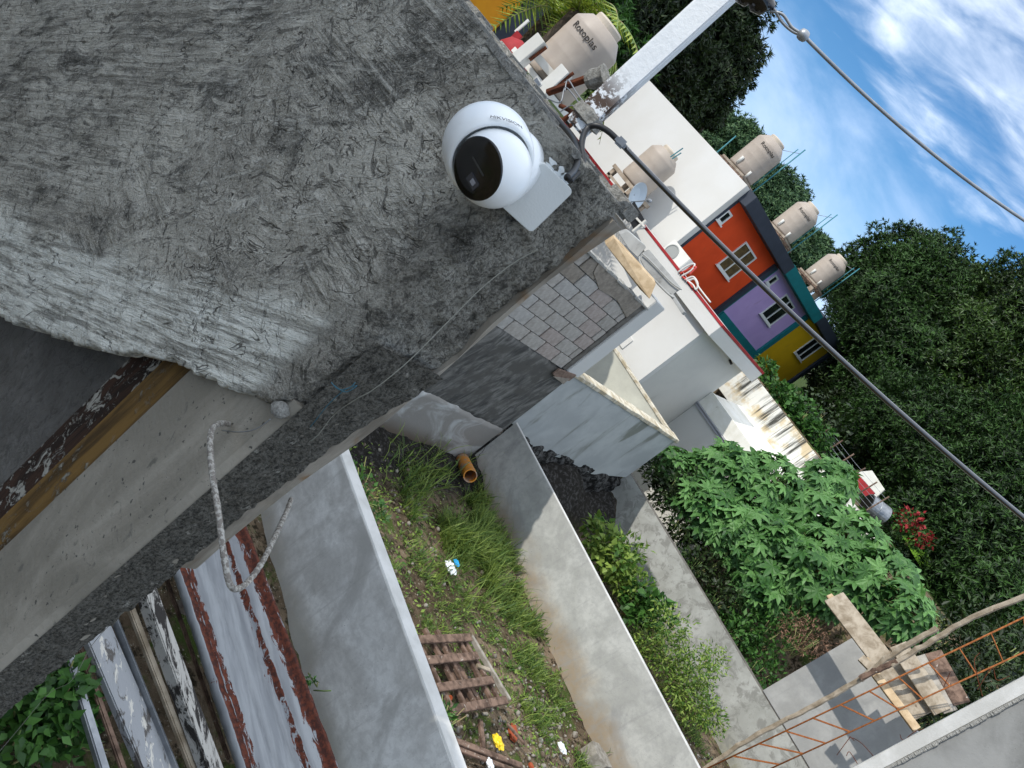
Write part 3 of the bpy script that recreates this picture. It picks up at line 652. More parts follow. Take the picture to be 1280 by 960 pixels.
# things stacked on the wall head
hs_ = thing('plank_on_wall', P(785, 330, X=-6.25), 'short pale wooden plank lying on top of the block wall', 'plank')
obj('plank', MB().prism([P(*q, Y=9.0 if q[0] < 780 else 9.5) for q in ((757, 306), (768, 298), (820, 355), (812, 374), (800, 362))], (-.12, .05, .02)), M_woodpale, hs_, bevel=.004)
tr = thing('grey_trough', P(800, 320, X=-6.3), 'grey rounded fibre-cement trough with raised rims resting above the block wall', 'trough')
def pp(qs, Y): return [P(*q, Y=Y) for q in qs]
obj('shell', MB().prism(pp([(803, 318), (812, 313), (852, 361), (841, 369), (833, 366), (806, 336), (799, 324)], 9.9), (-.1, .10, .0)), M_concrete, tr, bevel=.012)
b = MB(); b.tube(curve(pp([(799, 321), (800, 328), (806, 337), (820, 352), (834, 366), (842, 372)], 9.86)), .016, 8); b.tube(curve(pp([(803, 317), (815, 328), (838, 352), (852, 362)], 9.86)), .010, 8)
obj('rim', b, M_concrete, tr, smooth=True)
obj('leg', MB().bar(P(840, 369, Y=9.9), P(855, 392, Y=9.9), .07, .05), M_concrete, tr, bevel=.004)
tr2 = thing('grey_slab', P(790, 305, X=-6.3), 'flat grey cement slab lying above the block wall behind the pale plank', 'slab')
obj('slab', MB().prism(pp([(774, 293), (785, 289), (808, 309), (797, 322), (786, 312)], 9.3), (-.15, .12, .0)), M_concrete, tr2, bevel=.008)
# ------------------------------------------------------------------ bluish plastered wall running on behind it
blT = thing('bluish_wall', (-6.3, 12.6, .6), 'shaded bluish-grey plastered wall with a pale ledge and dark foot between the two gardens', 'wall')
obj('panel', MB().prism([(-6.2, 10.305, 1.0), (-6.2, 10.9, .86), (-6.2, 11.6, .70), (-6.2, 12.6, .78), (-6.2, 13.8, .72), (-6.2, 14.96, 1.0), (-6.2, 14.96, 2.31), (-6.2, 10.305, 2.29)], (-.2, 0, 0)), M_blue, blT, bevel=.006)
led = MB(); y = 10.32
while y < 15.0:
    w = random.uniform(.15, .5); e = min(y+w, 15.02); led.box((-6.42, y, 2.29+.003*(y-10)), (-6.175+random.uniform(-.008, .012), e, 2.355+.003*(y-10)+random.random()*.012)); y = e
obj('ledge', led, mat('stained_ledge', '#cfc8b6', '#a79a80', 6, bd=.004, bs=60), blT, bevel=.006)
def rubble():
    ys = np.arange(10.3, 15.05, .045); V = []; NV = 22
    for y in ys:
        for j in range(NV+1):
            t = j/NV; z = -.25+1.2*t; d = .09*fbm(y*2.5, z*2.5, 1, 5)+.03*fbm(y*9, z*9, 4, 4); V.append((-6.10+d-.10*t-.08*(t > .95), y, z))
    m_ = NV+1; F = [(i*m_+j, (i+1)*m_+j, (i+1)*m_+j+1, i*m_+j+1) for i in range(len(ys)-1) for j in range(NV)]
    n = NT('black_rubble'); g = n.noise(9, 8, .7, .6); c = n.mix(n.rng(g, .42, .62), '#1e1d1c', '#5c5b59'); npmesh('footing', V, F, n.done(c, .95, n.bump(g, .05), spec=.1), blT, base=blT.location)
rubble()
# ------------------------------------------------------------------ the three low garden walls
def wall_mat(name, seed, a='#bdbcb8', b_='#9f9f9c', dirt='#8b7657', h=.4, bandy=0, mid='#8f8f8d'):
    n = NT(name); g = n.noise(1.7, 8, .6, .6, loc=(seed, 0, 0)); c = n.mix(n.rng(g, .36, .64), a, b_)
    c = n.mix(n.rng(n.noise(.7, 6, .6, 1, loc=(seed, 3, 0)), .52, .64, 0, .7), c, mid)
    hh = n.math('ADD', n.pos()[2], n.math('MULTIPLY', n.noise(2.2, 5, .6, loc=(seed, 9, 0)), -h*1.6))
    c = n.mix(n.math('MULTIPLY', n.rng(hh, h*.15, -h*.9), .8), c, dirt)
    c = n.mix(n.math('MULTIPLY', n.rng(n.noise(11, 9, .72, .3, loc=(seed, 1, 4)), .42, .62), .35), c, mid)
    c = n.mix(n.math('MULTIPLY', n.rng(n.noise(3.5, 8, .7, .4, (2.2, 1, .22), loc=(seed, 6, 4)), .54, .66), .45), c, mid)
    c = n.mix(n.rng(n.noise(60, 3, .6, loc=(seed, 6, 9)), .70, .73), c, '#5a5955')
    if bandy: c = n.mix(n.math('MULTIPLY', n.rng(n.noise(5, 7, .7, .6, (1, 1, 1)), .47, .60), .8), c, '#7f7e78')
    return n.done(c, .78, n.bump(n.math('ADD', n.noise(9, 7, .6), n.math('MULTIPLY', n.noise(60, 4, .6), .15)), .004), spec=.3)
def low_wall(name, x0, x1, y, zt, th, m, mt, label, z0=-.35, topw=.0):
    T = thing(name, ((x0+x1)/2, y+th/2, z0), label, 'wall')
    ch = .012
    obj('face', MB().box((x0, y, z0), (x1, y+th, zt-.014)), m, T, bevel=.004)
    obj('top', MB().prism([(x0, y+.003, zt-.0135), (x0, y+.012, zt), (x0, y+th-.012, zt), (x0, y+th-.003, zt-.0135)], (x1-x0, 0, 0)), mt, T); return T
low_wall('low_wall', -6.0, 2.6, 5.36, 1.10, .17, wall_mat('low_wall_near', 1, '#e0dfda', '#bcbab4', '#9d978a', .25, 0, '#a3a19b'), M_conctop, 'nearest low cement wall, shaded grey face below a bright sunlit top')
low_wall('low_wall', -6.16, 2.6, 10.31, 1.08, .05, wall_mat('low_wall_mid', 5, '#b9b9b4', '#a3a39e', '#8f7b5e', .5), M_conctop, 'middle low cement wall with a brown stained foot, behind the wooden frame')
low_wall('low_wall', -6.25, 2.6, 15.0, 1.13, .12, wall_mat('low_wall_far', 9, '#adada7', '#96968f', '#85826f', .4, 1, '#9a9a94'), M_mortar, 'farthest low cement wall with rough patches, in front of the leafy plants')
# drain pipe stub at the foot of the middle wall
dp = thing('drain_pipe', P(592, 588, X=-5.95), 'short orange clay drain pipe stub at the shaded corner of the yard', 'pipe')
dp.location = P(585, 585, Y=9.95)
a_ = P(578, 575, Y=10.05); b__ = P(588, 595, Y=9.62)
n = NT('orange_clay_pipe'); c = n.mix(n.rng(n.noise(9, 6, .6), .44, .6), '#c9821f', '#9a8474'); M_opipe = n.done(c, .6, n.bump(n.noise(60, 5, .6), .002))
ax_ = (b__-a_); L_ = ax_.length; 
obj('pipe', MB().lathe([(.075, 0), (.11, .0), (.11, L_), (.095, L_), (.093, L_-.002), (.093, .02), (.075, .02)], a_, ax_, 28), M_opipe, dp, smooth=False)
# ------------------------------------------------------------------ low wall and court to the left of the bluish wall
lw_ = thing('court_wall', (-9, 15.1, 0), 'shaded cream garden wall with a thin pale coping behind the block wall', 'wall')
M_cream = mat('stained_cream_wall', '#c6c5b6', '#b4b3a6', 1.1, rough=.8, bd=.004, bs=25, stain=('#a09c80', 1.2, .6, (1, 1, .4)))
obj('wall', MB().box((-13, 15.0, -.3), (-6.43, 15.12, 2.27)), M_cream, lw_)
b = MB(); x = -13.0
while x < -6.25:
    w = random.uniform(.2, .6); e = min(x+w, -6.22); b.box((x, 14.975+random.uniform(-.008, .008), 2.272), (e, 15.14, 2.325+random.random()*.012)); x = e
obj('coping', b, mat('stained_ledge', '#cfc8b6'), lw_, bevel=.005)
# ------------------------------------------------------------------ white carport building
wb = thing('white_building', (-10.5, 17.5, 0), 'flat-roofed white building with a grey shaded side and a red line along its parapet', 'building')
M_grey = mat('light_grey_wall', '#c9c8c1', '#bfbeb8', .7, rough=.75, bd=.001, bs=25, stain=('#aaa79a', .8, .66, (1, 1, .5)))  # light grey tone with random stains, for side wall and lower stepped wall
obj('wall', MB().box((-16.5, 16.02, 0), (-8.40, 16.20, 4.10)), M_whiteclean, wb)
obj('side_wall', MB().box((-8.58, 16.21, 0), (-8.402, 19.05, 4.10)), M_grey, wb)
obj('roof_slab', MB().box((-16.5, 15.75 if False else 15.80, 4.103), (-8.13, 19.35, 4.43)), M_whiteclean, wb, bevel=.006)
obj('parapet_stripe', MB().box((-16.5, 15.79, 4.433), (-8.12, 15.92, 4.50)), M_red, wb, bevel=.004)
obj('parapet_stripe', MB().box((-8.25, 15.93, 4.433), (-8.12, 19.36, 4.50)), M_red, wb, bevel=.004)
obj('roof_floor', MB().box((-16.5, 15.94, 4.432), (-8.26, 19.33, 4.45)), M_conctop, wb)
obj('tile_door', MB().box((-9.95, 15.985, 2.3), (-9.35, 16.019, 2.62)), M_whiteclean, wb, bevel=.004)
sp = thing('wall_spout', P(914, 449, X=-8.4), 'small dark drain spout high on the grey side wall of the white building', 'spout')
obj('spout', MB().lathe([(.03, 0), (.035, .12), (.025, .12), (.02, .01)], P(912, 450, X=-8.40), (1, 0, -.2), 12), M_black, sp)
# stepped walls behind
st = thing('stepped_wall', (-7, 19, 0), 'sunlit white retaining wall above a grey ledge, behind the leafy plants', 'wall')
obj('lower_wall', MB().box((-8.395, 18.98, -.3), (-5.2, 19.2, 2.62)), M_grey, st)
b = MB(); b.box((-8.395, 18.93, 2.62), (-5.2, 19.19, 2.66)); b.box((-8.395, 18.90, 2.70), (-5.2, 19.19, 2.73)); b.box((-8.395, 18.96, 2.66), (-5.2, 19.19, 2.70))
obj('moulding', b, mat('moulding_grey', '#a7a7ab', rough=.7), st, bevel=.003)
M_whdirt = mat('dirty_white_wall', '#e6e4dc', '#d6d3c6', 1.6, rough=.8, bd=.004, bs=20, stain=('#a49d88', 2.2, .62, (1, 1, .6)))
obj('upper_wall', MB().box((-8.395, 18.97, 2.735), (-5.2, 19.2, 3.17)), M_whdirt, st, bevel=.006)
pth = npmesh('path', [(-8.395, 19.2, 3.165), (-3, 19.2, 3.165), (-3, 21.0, 3.42), (-8.395, 21.0, 3.42), (-9.2, 21.0, 3.42), (-9.2, 19.36, 3.2), (-8.395, 19.36, 3.2)], [(0, 1, 2, 3)], M_whdirt, kind='structure')
rw = thing('streaked_wall', (-6.2, 21.1, 3.3), 'white retaining wall with long dark mould streaks running down it', 'wall')
n = NT('mould_streaks'); g = n.noise(3.0, 7, .7, .3, (2.4, 1, .10)); z = n.math('ADD', n.pos()[2], n.math('MULTIPLY', g, .6))
c = n.mix(n.rng(n.noise(2, 5, .6, loc=(3, 0, 1)), .5, .65), '#dcdad0', '#c9b795'); k = n.math('MULTIPLY', n.rng(g, .47, .60), n.rng(n.pos()[2], 3.45, 3.75, .15, 1))
c = n.mix(n.math('MULTIPLY', k, n.rng(n.pos()[0], -4.8, -6.8, .6, 1)), c, '#3c3b35'); M_streak = n.done(c, .85, n.bump(n.noise(14, 6, .6), .01))
obj('wall', MB().box((-9.4, 21.0, 3.2), (-3.0, 21.14, 4.22)), M_streak, rw, bevel=.006)
# ------------------------------------------------------------------ row of coloured houses
M_navy = mat('navy_trim', '#353b47', '#2e343f', 2, rough=.7, bd=.001); M_teal_ = mat('teal_trim', '#0f7377', '#0d696d', 2, rough=.7, bd=.001)
M_orange = mat('burnt_orange_paint', '#dd4a18', '#cf4213', .8, rough=.75, bd=.001, bs=30, stain=('#6e5a4c', 1.6, .70, (1, 1, .25))); M_purple = mat('lilac_paint', '#bb9fd2', '#b297cb', .8, rough=.75, bd=.001, bs=30, stain=('#6e5a4c', 1.6, .70, (1, 1, .25)))
M_yellow = mat('mustard_paint', '#d9ac0c', '#cda20a', .8, rough=.75, bd=.001, bs=30, stain=('#6e5a4c', 1.6, .70, (1, 1, .25))); M_alu = mat('window_aluminium', '#dcdcd8', rough=.4, bd=0)
M_brown = mat('brown_curtain', '#6a5632', '#4a3c26', 6, rough=.6, bd=0)  # curtain in two browns mixed by noise
XF = -13.21
def window(par, y0, y1, z0, z1, curtain=None, mull=True):
    f = MB(); t = .06
    f.box((XF-.02, y0, z0), (XF+.035, y1, z0+t)); f.box((XF-.02, y0, z1-t), (XF+.035, y1, z1)); f.box((XF-.02, y0, z0+t), (XF+.035, y0+t, z1-t)); f.box((XF-.02, y1-t, z0+t), (XF+.035, y1, z1-t))
    if mull: f.box((XF-.02, (y0+y1)/2-.03, z0+t), (XF+.03, (y0+y1)/2+.03, z1-t))
    w = obj('window', f, M_alu, par)
    obj('pane', MB().box((XF-.01, y0+t, z0+t), (XF+.006, y1-t, z1-t)), curtain or M_glass, w)
    obj('sill', MB().box((XF+.001, y0-.05, z0-.05), (XF+.07, y1+.05, z0-.002)), M_alu, w)
def house(label, y0, y1, ztop, body, trim, trim2, wins, name='row_house'):
    T = thing(name, (XF-3, (y0+y1)/2, 4.1), label, 'house', 'row of coloured houses with roof tanks')
    obj('facade', MB().box((XF-.2, y0+.002, 3.0), (XF, y1-.002, ztop)), body, T)
    obj('body', MB().box((XF-6.4, y0+.01, 3.0), (XF-.202, y1-.01, ztop+.2)), M_whiteclean, T)
    obj('fascia', MB().prism([(XF-.3, y0-.02, ztop-.05), (XF+.36, y0-.02, ztop-.02), (XF+.36, y0-.02, ztop+.40), (XF-.3, y0-.02, ztop+.42)], (0, y1-y0+.02, 0)), trim, T, bevel=.01)
    obj('pilaster', MB().box((XF-.1, y1-.42, 3.0), (XF+.10, y1-.14, ztop-.06)), trim, T, bevel=.006)
    obj('pilaster', MB().box((XF-.1, y1-.138, 3.0), (XF+.06, y1-.004, ztop-.06)), trim2, T, bevel=.006)
    for w in wins: window(T, *w)
    return T
h1 = house('burnt orange row house with navy trim and a big white party wall', 19.90, 24.75, 6.95, M_orange, M_navy, M_teal_, [(22.03, 23.27, 5.38, 6.5, M_brown), (19.98, 20.36, 6.14, 6.56, None, False)])
h2 = house('lilac row house with teal fascia between the orange and yellow houses', 24.76, 29.55, 6.97, M_purple, M_teal_, M_teal_, [(26.7, 28.05, 5.58, 6.72), (25.0, 25.4, 6.35, 6.75, None, False)])
h3 = house('mustard yellow row house with navy trim, farthest of the row', 29.56, 34.15, 7.05, M_yellow, M_navy, M_navy, [(31.5, 32.75, 5.78, 6.98)])
obj('plinth', MB().box((XF-.05, 24.77, 4.0), (XF+.09, 29.1, 4.62)), M_teal_, h2, bevel=.006)
obj('party_wall', MB().box((-19.62, 19.62, 3.0), (XF+.0, 19.885, 7.34)), M_whiteclean, h1, bevel=.006)
obj('corner_trim', MB().box((XF-.1, 19.887, 3.0), (XF+.03, 19.99, 6.93)), M_navy, h1)
rb = thing('red_house', (-21, 25, 3), 'dark red wall end with a white cap rising behind the white party wall', 'house')
a = P(822, 105, Y=24.5); b_ = P(868, 160, Y=24.5)
obj('wall', MB().box((a.x, 24.3, 3), (P(866, 165, Y=24.5).x+.9, 26, 7.65)), M_red, rb, bevel=.01)
obj('cap', MB().box((a.x-.5, 24.2, 6.9), (a.x-.02, 25.4, 7.85)), M_whiteclean, rb, bevel=.01)
# ------------------------------------------------------------------ water tanks
def tank_tree():
    T = thing('water_tank', (0, 0, 0), '', 'water tank', 'beige rooftop water tanks')
    r = .53
    prof = [(.45, 0), (r-.01, .03), (r, .08)]
    for k in range(3): z = .30+.27*k; prof += [(r, z-.03), (r+.002, z-.01), (r+.002, z+.01), (r, z+.03)]
    prof += [(r, 1.10), (r-.01, 1.15), (.36, 1.33), (.345, 1.345)]
    obj('shell', MB().lathe(prof, n=40), M_tank, T, smooth=False)
    for p in T.children[0].data.polygons: p.use_smooth = len(p.vertices) == 4
    obj('lid', MB().lathe([(.28, 1.33), (.29, 1.35), (.29, 1.44), (.27, 1.47), (.02, 1.49)], n=32), M_tanklid, T, bevel=0)
    return T
def face_ang(loc): return math.atan2(CAM.y-loc[1], CAM.x-loc[0])
M_stand = mat('stained_stand', '#9c8f80', '#7a6c5c', 4, bd=.004, bs=40)
def place_tank(px, py, D, label, sc=1.0, txt=True, dz=0, zb_=None, stand='block', ang=0, body=None):
    c = P(px, py, D=D); T = tank_tree(); T.scale = (sc, sc, sc)
    T.location = (c.x, c.y, c.z-.72*sc+dz) if zb_ is None else (c.x, c.y, zb_); T['label'] = label; L0 = T.location
    if txt:
        a = face_ang(T.location)+ang
        def bend(cc): 
            th = a + cc.x/.53; return Vector((math.cos(th)*(.542+cc.z), math.sin(th)*(.542+cc.z), 1.0+cc.y*1.0)) + Vector((0, 0, 0))
        o = text('lettering', 'Rotoplas', .17, (0, 0, 0), (1, 0, 0), (0, 0, 1), M_ink, T, .002, lambda c: bend(c)+wloc(T))
    return T
t2 = place_tank(948, 197, 26, 'beige tank on the orange house, largest against the sky', 1.0)
t3 = place_tank(996, 276, 30.3, 'beige tank above the lilac house, second along the roofline', 1.0)
t4 = place_tank(1034, 338, 34.5, 'beige tank above the yellow house, smallest and farthest on the roofline', 1.0)
t1 = place_tank(815, 211, 24.0, 'beige tank standing in front of the big white party wall', 1.0, False)
t0 = place_tank(722, 70, 14.7, 'beige tank beside the palm, behind two white concrete frames', 1.0, True, ang=-.35)
def stand_row(T, zroof, label):
    x, y, z = T.location; s = thing('tank_stand', (x, y, zroof), label, 'tank stand', 'stands under the roof tanks')
    zt = z-.002
    if zt-zroof < .25: zroof = zt-.3; s.location.z = zroof
    for dx, dy in ((-.42, -.4), (.42, -.4), (-.42, .4), (.42, .4)): obj('leg', MB().box((x+dx-.1, y+dy-.1, zroof), (x+dx+.1, y+dy+.1, zt-.14)), M_stand, s, bevel=.01)
    for k in range(4): obj('plank', MB().box((x-.62, y-.55+.29*k, zt-.138), (x+.62, y-.34+.29*k, zt-.09+random.random()*.01)), M_oldwood, s, bevel=.006)
    obj('slab', MB().box((x-.56, y-.56, zt-.078), (x+.56, y+.56, zt)), M_stand, s, bevel=.01)
    return s
stand_row(t2, 7.2, 'brown timber stand under the tank on the orange house'); stand_row(t3, 7.2, 'brown timber stand under the tank above the lilac house'); stand_row(t4, 7.2, 'brown timber stand under the tank above the yellow house')
def pipes(T, side, h, label):
    x, y, z = T.location; vr = Vector((-(CAM.y-y), (CAM.x-x), 0)).normalized()*-1   # image-right of the tank
    if vr.dot(rt) < 0: vr = -vr
    s = thing('vent_pipe', (x, y, z), label, 'pipe', 'green vent pipes beside the roof tanks'); p = Vector((x, y, z))+vr*.72
    obj('riser', MB().tube([p+Vector((0, 0, -.45)), p+Vector((.0, 0, 1.9*h))], .022, 8), M_pipe, s, smooth=True)
    q = Vector((x, y, z))+vr*.57; obj('link', MB().tube([p+Vector((0, 0, 1.72*h)), Vector((x, y, z+1.38))+vr*.28], .008, 6), M_steel, s, smooth=True)
    obj('riser', MB().tube([q+Vector((0, 0, .1)), q+Vector((0, 0, 1.75*h))], .016, 8), M_pipe, s, smooth=True)
    obj('outlet', MB().tube([Vector((x, y, z+.15))-vr*.3+(CAM-T.location).normalized()*.46, Vector((x, y, z+.40))-vr*.3+(CAM-T.location).normalized()*.50], .05, 10), M_white, s, smooth=True)
    obj('outlet', MB().tube([Vector((x, y, z+.05))+vr*.2+(CAM-T.location).normalized()*.52, Vector((x, y, z+.30))+vr*.2+(CAM-T.location).normalized()*.54], .04, 10), M_white, s, smooth=True)
pipes(t2, 1, 1.0, 'green vent pipes beside the tank on the orange house'); pipes(t3, 1, 1.0, 'green vent pipes beside the tank above the lilac house'); pipes(t4, 1, .9, 'green vent pipes beside the tank above the yellow house')
ap = thing('roof_pipe', P(895, 192, D=26), 'single blue-green pipe sticking up left of the roofline tank', 'pipe')
obj('riser', MB().tube([P(893, 194, D=26)-Vector((0, 0, .5)), P(920, 170, D=26)], .022, 8), M_pipe, ap, smooth=True)
# stand of the tank in front of the party wall
x, y, z = t1.location; s1 = thing('tank_stand', (x, y, 4.45), 'square grey concrete frame carrying the tank in front of the white wall', 'tank stand', 'stands under the roof tanks')
for dx in (-.5, .5):
    for dy in (-.45, .45): obj('leg', MB().box((x+dx-.07, y+dy-.07, 4.45), (x+dx+.07, y+dy+.07, z-.12)), M_stand, s1, bevel=.008)
obj('frame', MB().box((x-.62, y-.56, z-.119), (x+.62, y+.56, z)), M_stand, s1, bevel=.008)
obj('rail', MB().box((x-.57, y-.52, 4.50), (x+.57, y-.46, 4.58)), M_stand, s1, bevel=.005)
b = MB(); v0 = Vector((x+.35, y-.3, z+1.3)); b.tube([v0, v0+Vector((.05, 0, .42))], .018, 8); b.tube([v0+Vector((.09, 0, 0)), v0+Vector((.14, 0, .30))], .018, 8)
obj('vent', b, M_pipe, t1)
# two white frames under the nearest tank
fr = thing('tank_stand', (t0.location.x, t0.location.y, 4.2), 'two white concrete piers with a crossbeam under the tank by the palm', 'tank stand', 'stands under the roof tanks')
for (a0, a1) in (((672, 100), (690, 82)) , ((700, 122), (722, 100))): pass
def pier(q0, q1, w, D, nm='pier'):
    p, q = P(*q0, D=D), P(*q1, D=D); obj(nm, MB().bar(p-(q-p)*1.2, q, w, w*.9, (1, .4, 0)), M_white, fr, bevel=.008)
pier((655, 70), (679, 50), .24, 13.9); pier((684, 111), (709, 88), .24, 13.9)
obj('crossbeam', MB().bar(P(664, 62, D=14.1), P(700, 105, D=14.1), .12, .13), M_white, fr, bevel=.006)
for q in ((674, 66), (708, 98)): obj('rebar_end', MB().tube([P(q[0]-12, q[1]+9, D=13.8), P(q[0]+9, q[1]-7, D=13.8)], .03, 7), M_rust, fr)
obj('deck', MB().box((t0.location.x-.6, t0.location.y-.6, t0.location.z-.10), (t0.location.x+.6, t0.location.y+.6, t0.location.z-.002)), M_white, fr, bevel=.006)
nb = thing('near_roof_building', (-11.5, 10, 0), 'white flat-roofed building carrying the nearest tank, mostly hidden behind the rough wall', 'building')
obj('walls', MB().box((-14, 8.4, 0), (-9.9, 11.6, 4.12)), M_whiteclean, nb); obj('roof', MB().box((-14.1, 8.3, 4.123), (-9.8, 11.7, 4.2)), M_conctop, nb)
wt = thing('window_box', P(672, 103, D=13.2), 'small white framed window unit standing beside the white tank piers', 'window')
obj('frame', MB().prism([P(*q, D=13.0) for q in ((664, 101), (671, 94), (678, 106), (672, 111))], (-.1, .1, 0)), M_white, wt, bevel=.01)
obj('louvre', MB().prism([P(*q, D=12.97) for q in ((666.5, 101), (671, 97), (676, 105.5), (672, 108.5))], (-.01, .01, 0)), M_steel, wt)
# satellite dish, air conditioner, hoses
sd_ = thing('satellite_dish', P(797, 247, D=19.5), 'round grey satellite dish beside the tank stand', 'satellite dish')
dc = P(793, 243, D=19.5); dn = (idir(.55, -.25, 0)+vdir*.9).normalized()
obj('reflector', MB().lathe([(.01, .0), (.18, .03), (.33, .11), (.335, .115), (.33, .10), (.18, .015), (.01, -.015)], dc, dn, 36), mat('dish_grey', '#b9c3c9', rough=.5), sd_, smooth=False)
obj('arm', MB().tube([dc-Vector((0, 0, .3)), dc+dn*.45], .015, 7), M_steel, sd_); obj('receiver', MB().lathe([(.03, 0), (.05, .03), (.05, .1), (.02, .12)], dc+dn*.42, dn, 12), M_steel, sd_)
obj('mount', MB().tube([dc, (dc.x-.05, dc.y+.1, 4.45)], .02, 7), M_steel, sd_)
acp = P(845, 322, D=21.8); ac = thing('air_conditioner', (acp.x, acp.y, 4.45), 'white outdoor air conditioner unit with a round fan grille, near the orange facade', 'air conditioner')
ax0 = acp.x; ay = acp.y; az_ = acp.z
obj('casing', MB().box((ax0-.42, ay-.14, az_-.28), (ax0+.42, ay+.14, az_+.28)), M_white, ac, bevel=.015)
obj('grille', MB().lathe([(.22, 0), (.22, .02), (.20, .025), (.19, .005), (.02, .008)], (ax0-.14, ay-.141, az_), (0, -1, 0), 28), mat('grille_grey', '#8d8f8c', rough=.6), ac)
obj('foot', MB().box((ax0-.3, ay-.1, 4.451), (ax0-.2, ay+.1, az_-.281)), M_white, ac); obj('foot', MB().box((ax0+.2, ay-.1, 4.451), (ax0+.3, ay+.1, az_-.281)), M_white, ac)
hz = thing('hose_coil', P(862, 345, D=19.9), 'coiled red and white hose hanging over the parapet near the air conditioner', 'hose')
M_pinkred = mat('red_hose', '#c0453a', rough=.5, bd=0)
for pts, m_ in ((((848, 340), (858, 333), (868, 330), (864, 338), (852, 345)), M_white), (((850, 342), (862, 336), (870, 334), (862, 343)), M_pinkred), (((856, 350), (866, 346), (872, 354), (870, 362), (866, 356), (858, 350)), M_white), (((858, 352), (868, 349), (874, 360), (888, 378)), M_white), (((853, 346), (860, 352), (866, 360)), M_pinkred)):
    obj('loop', MB().tube(curve([P(a, b, Y=15.76) for a, b in pts]), .022, 7), m_, hz, smooth=True)
jb2 = thing('roof_box', P(772, 262, Y=15.8), 'black and white boxed unit on the parapet corner by the rough wall', 'box')
obj('body', MB().prism([P(*q, Y=14.9) for q in ((780, 262), (793, 252), (806, 275), (793, 289))], (-.3, .4, 0)), mat('near_black_panel', '#1d1f22', rough=.4, bd=0), jb2, bevel=.01)
b = MB(); b.bar(P(791, 290, Y=14.88), P(808, 276, Y=14.88), .09, .06); b.bar(P(782, 258, Y=14.88), P(806, 284, Y=14.85), .06, .05)
obj('frame', b, M_white, jb2, bevel=.006)
# yellow house with a navy band, upper left
yh = thing('amber_house', (-22, 10, 3), 'amber painted house wall with a dark navy roof band beyond the rough wall', 'house')
XH = -19.5; e = P(618, 38, X=XH); t_ = P(655, 0, X=XH)
n1 = P(622, 43, X=XH); e2_ = P(636, 52, X=XH)
obj('wall', MB().box((XH-4, 5, 2.5), (XH, e.y, 7.5)), mat('amber_paint', '#e39a14', '#d98f10', .8, rough=.7), yh)
obj('band', MB().box((XH-4, e.y+.001, 2.5), (XH+.1, e.y+.75, 7.6)), M_navy, yh, bevel=.01)
rk = thing('red_kerb', P(646, 60, D=17), 'small red painted pillars with white tops near the amber house', 'pillar')
obj('pillar', MB().bar(P(628, 65, D=17), P(650, 42, D=17), .16, .16), M_red, rk, bevel=.01)
obj('top', MB().bar(P(644, 40, D=17), P(661, 25, D=17), .05, .05), M_white, rk)
obj('mound', MB().lathe([(.02, -.35), (.3, -.2), (.38, 0), (.28, .2), (.1, .3)], P(642, 70, D=16), (0, 0, 1), 18), M_red, rk, smooth=True)
# ------------------------------------------------------------------ house under construction on the right
rh = thing('unfinished_house', (0, 15.1, -.3), 'smooth grey unfinished house wall rising above the far low wall', 'building')
obj('wall', MB().box((-1.39, 14.985, 1.14), (3.5, 15.15, 2.98)), wall_mat('unfinished_wall', 13, '#a9a8a4', '#989793', '#989793', .1), rh, bevel=.01)
nw = thing('near_side_wall', (.3, 8, 0), 'rough grey wall end with a pale straight edge at the lower right corner', 'wall')
yn = 7.5; e0 = P(1280, 838, Y=yn); e1_ = P(1078, 960, Y=yn); X0 = (e0.x+e1_.x)/2-.0
f0 = P(1280, 858, Y=yn).x
obj('pale_edge', MB().box((X0, yn, -.1), (f0+.05, yn+.25, 5.4)), M_conctop, nw, bevel=.01)
obj('rough_face', MB().box((f0+.051, yn+.02, -.1), (1.6, yn+.24, 5.4)), wall_mat('near_rough', 21, '#8f8f8c', '#757572', '#757572', .1), nw, bevel=.01)
pj = MB(); z = 2.2
while z < 5.3: h_ = random.uniform(.02, .08); pj.box((f0+.045, yn-.003-random.random()*.012, z), (f0+.066+random.random()*.012, yn+.02, z+h_)); z += h_*.98
obj('joint', pj, M_chalk, nw, bevel=.004)
b = MB()
for q in ((1240, 880, 1256, 862), (1060, 930, 1075, 950), (1140, 905, 1150, 880)):
    pass
# scaffold boards, poles and rebar column
def plk(name, a, b, w, t, m, T, up=(0, 0, 1)): return obj(name, MB().bar(a, b, w, t, up), m, T, bevel=.004)
pls = []
def single_board(q0, q1, Y0, Y1, w, t, m, label, up):
    a, b_ = P(*q0, Y=Y0), P(*q1, Y=Y1)
    o = obj('scaffold_board', MB().bar(a, b_, w, t, up), m, bevel=.004, label=label, cat='board', group='loose boards at the unfinished house'); return o
up_ = (CAM-P(1110, 820, Y=13)).normalized(); sd2 = rt.cross(up_)
def board_px(q0, q1, Y0, Y1, wpx, t, m, label):
    """board seen broadside"""
    a, b_ = P(*q0, Y=Y0), P(*q1, Y=Y1); D = ((a+b_)/2-CAM).length; return single_board(q0, q1, Y0, Y1, wpx*D/FPX, t, m, label, (CAM-(a+b_)/2).normalized()+Vector((0, 0, .5)))
board_px((1042, 746), (1156, 894), 13.75, 13.45, 25, .04, M_wood, 'long weathered board with a split tip reaching over the leafy plants')
board_px((1036, 744), (1085, 806), 13.9, 13.75, 7, .05, M_woodpale, 'thin pale board edge lying along the long split board')
board_px((1122, 806), (1178, 890), 13.5, 13.4, 20, .04, M_wood, 'narrow worn board second in the stack below the pole crossing')
board_px((1148, 820), (1188, 890), 13.6, 13.5, 15, .04, M_woodgrey, 'grey board third in the stack, left of the dark one')
board_px((1166, 815), (1202, 880), 13.7, 13.6, 18, .04, M_oldwood, 'dark board at the right of the stack')
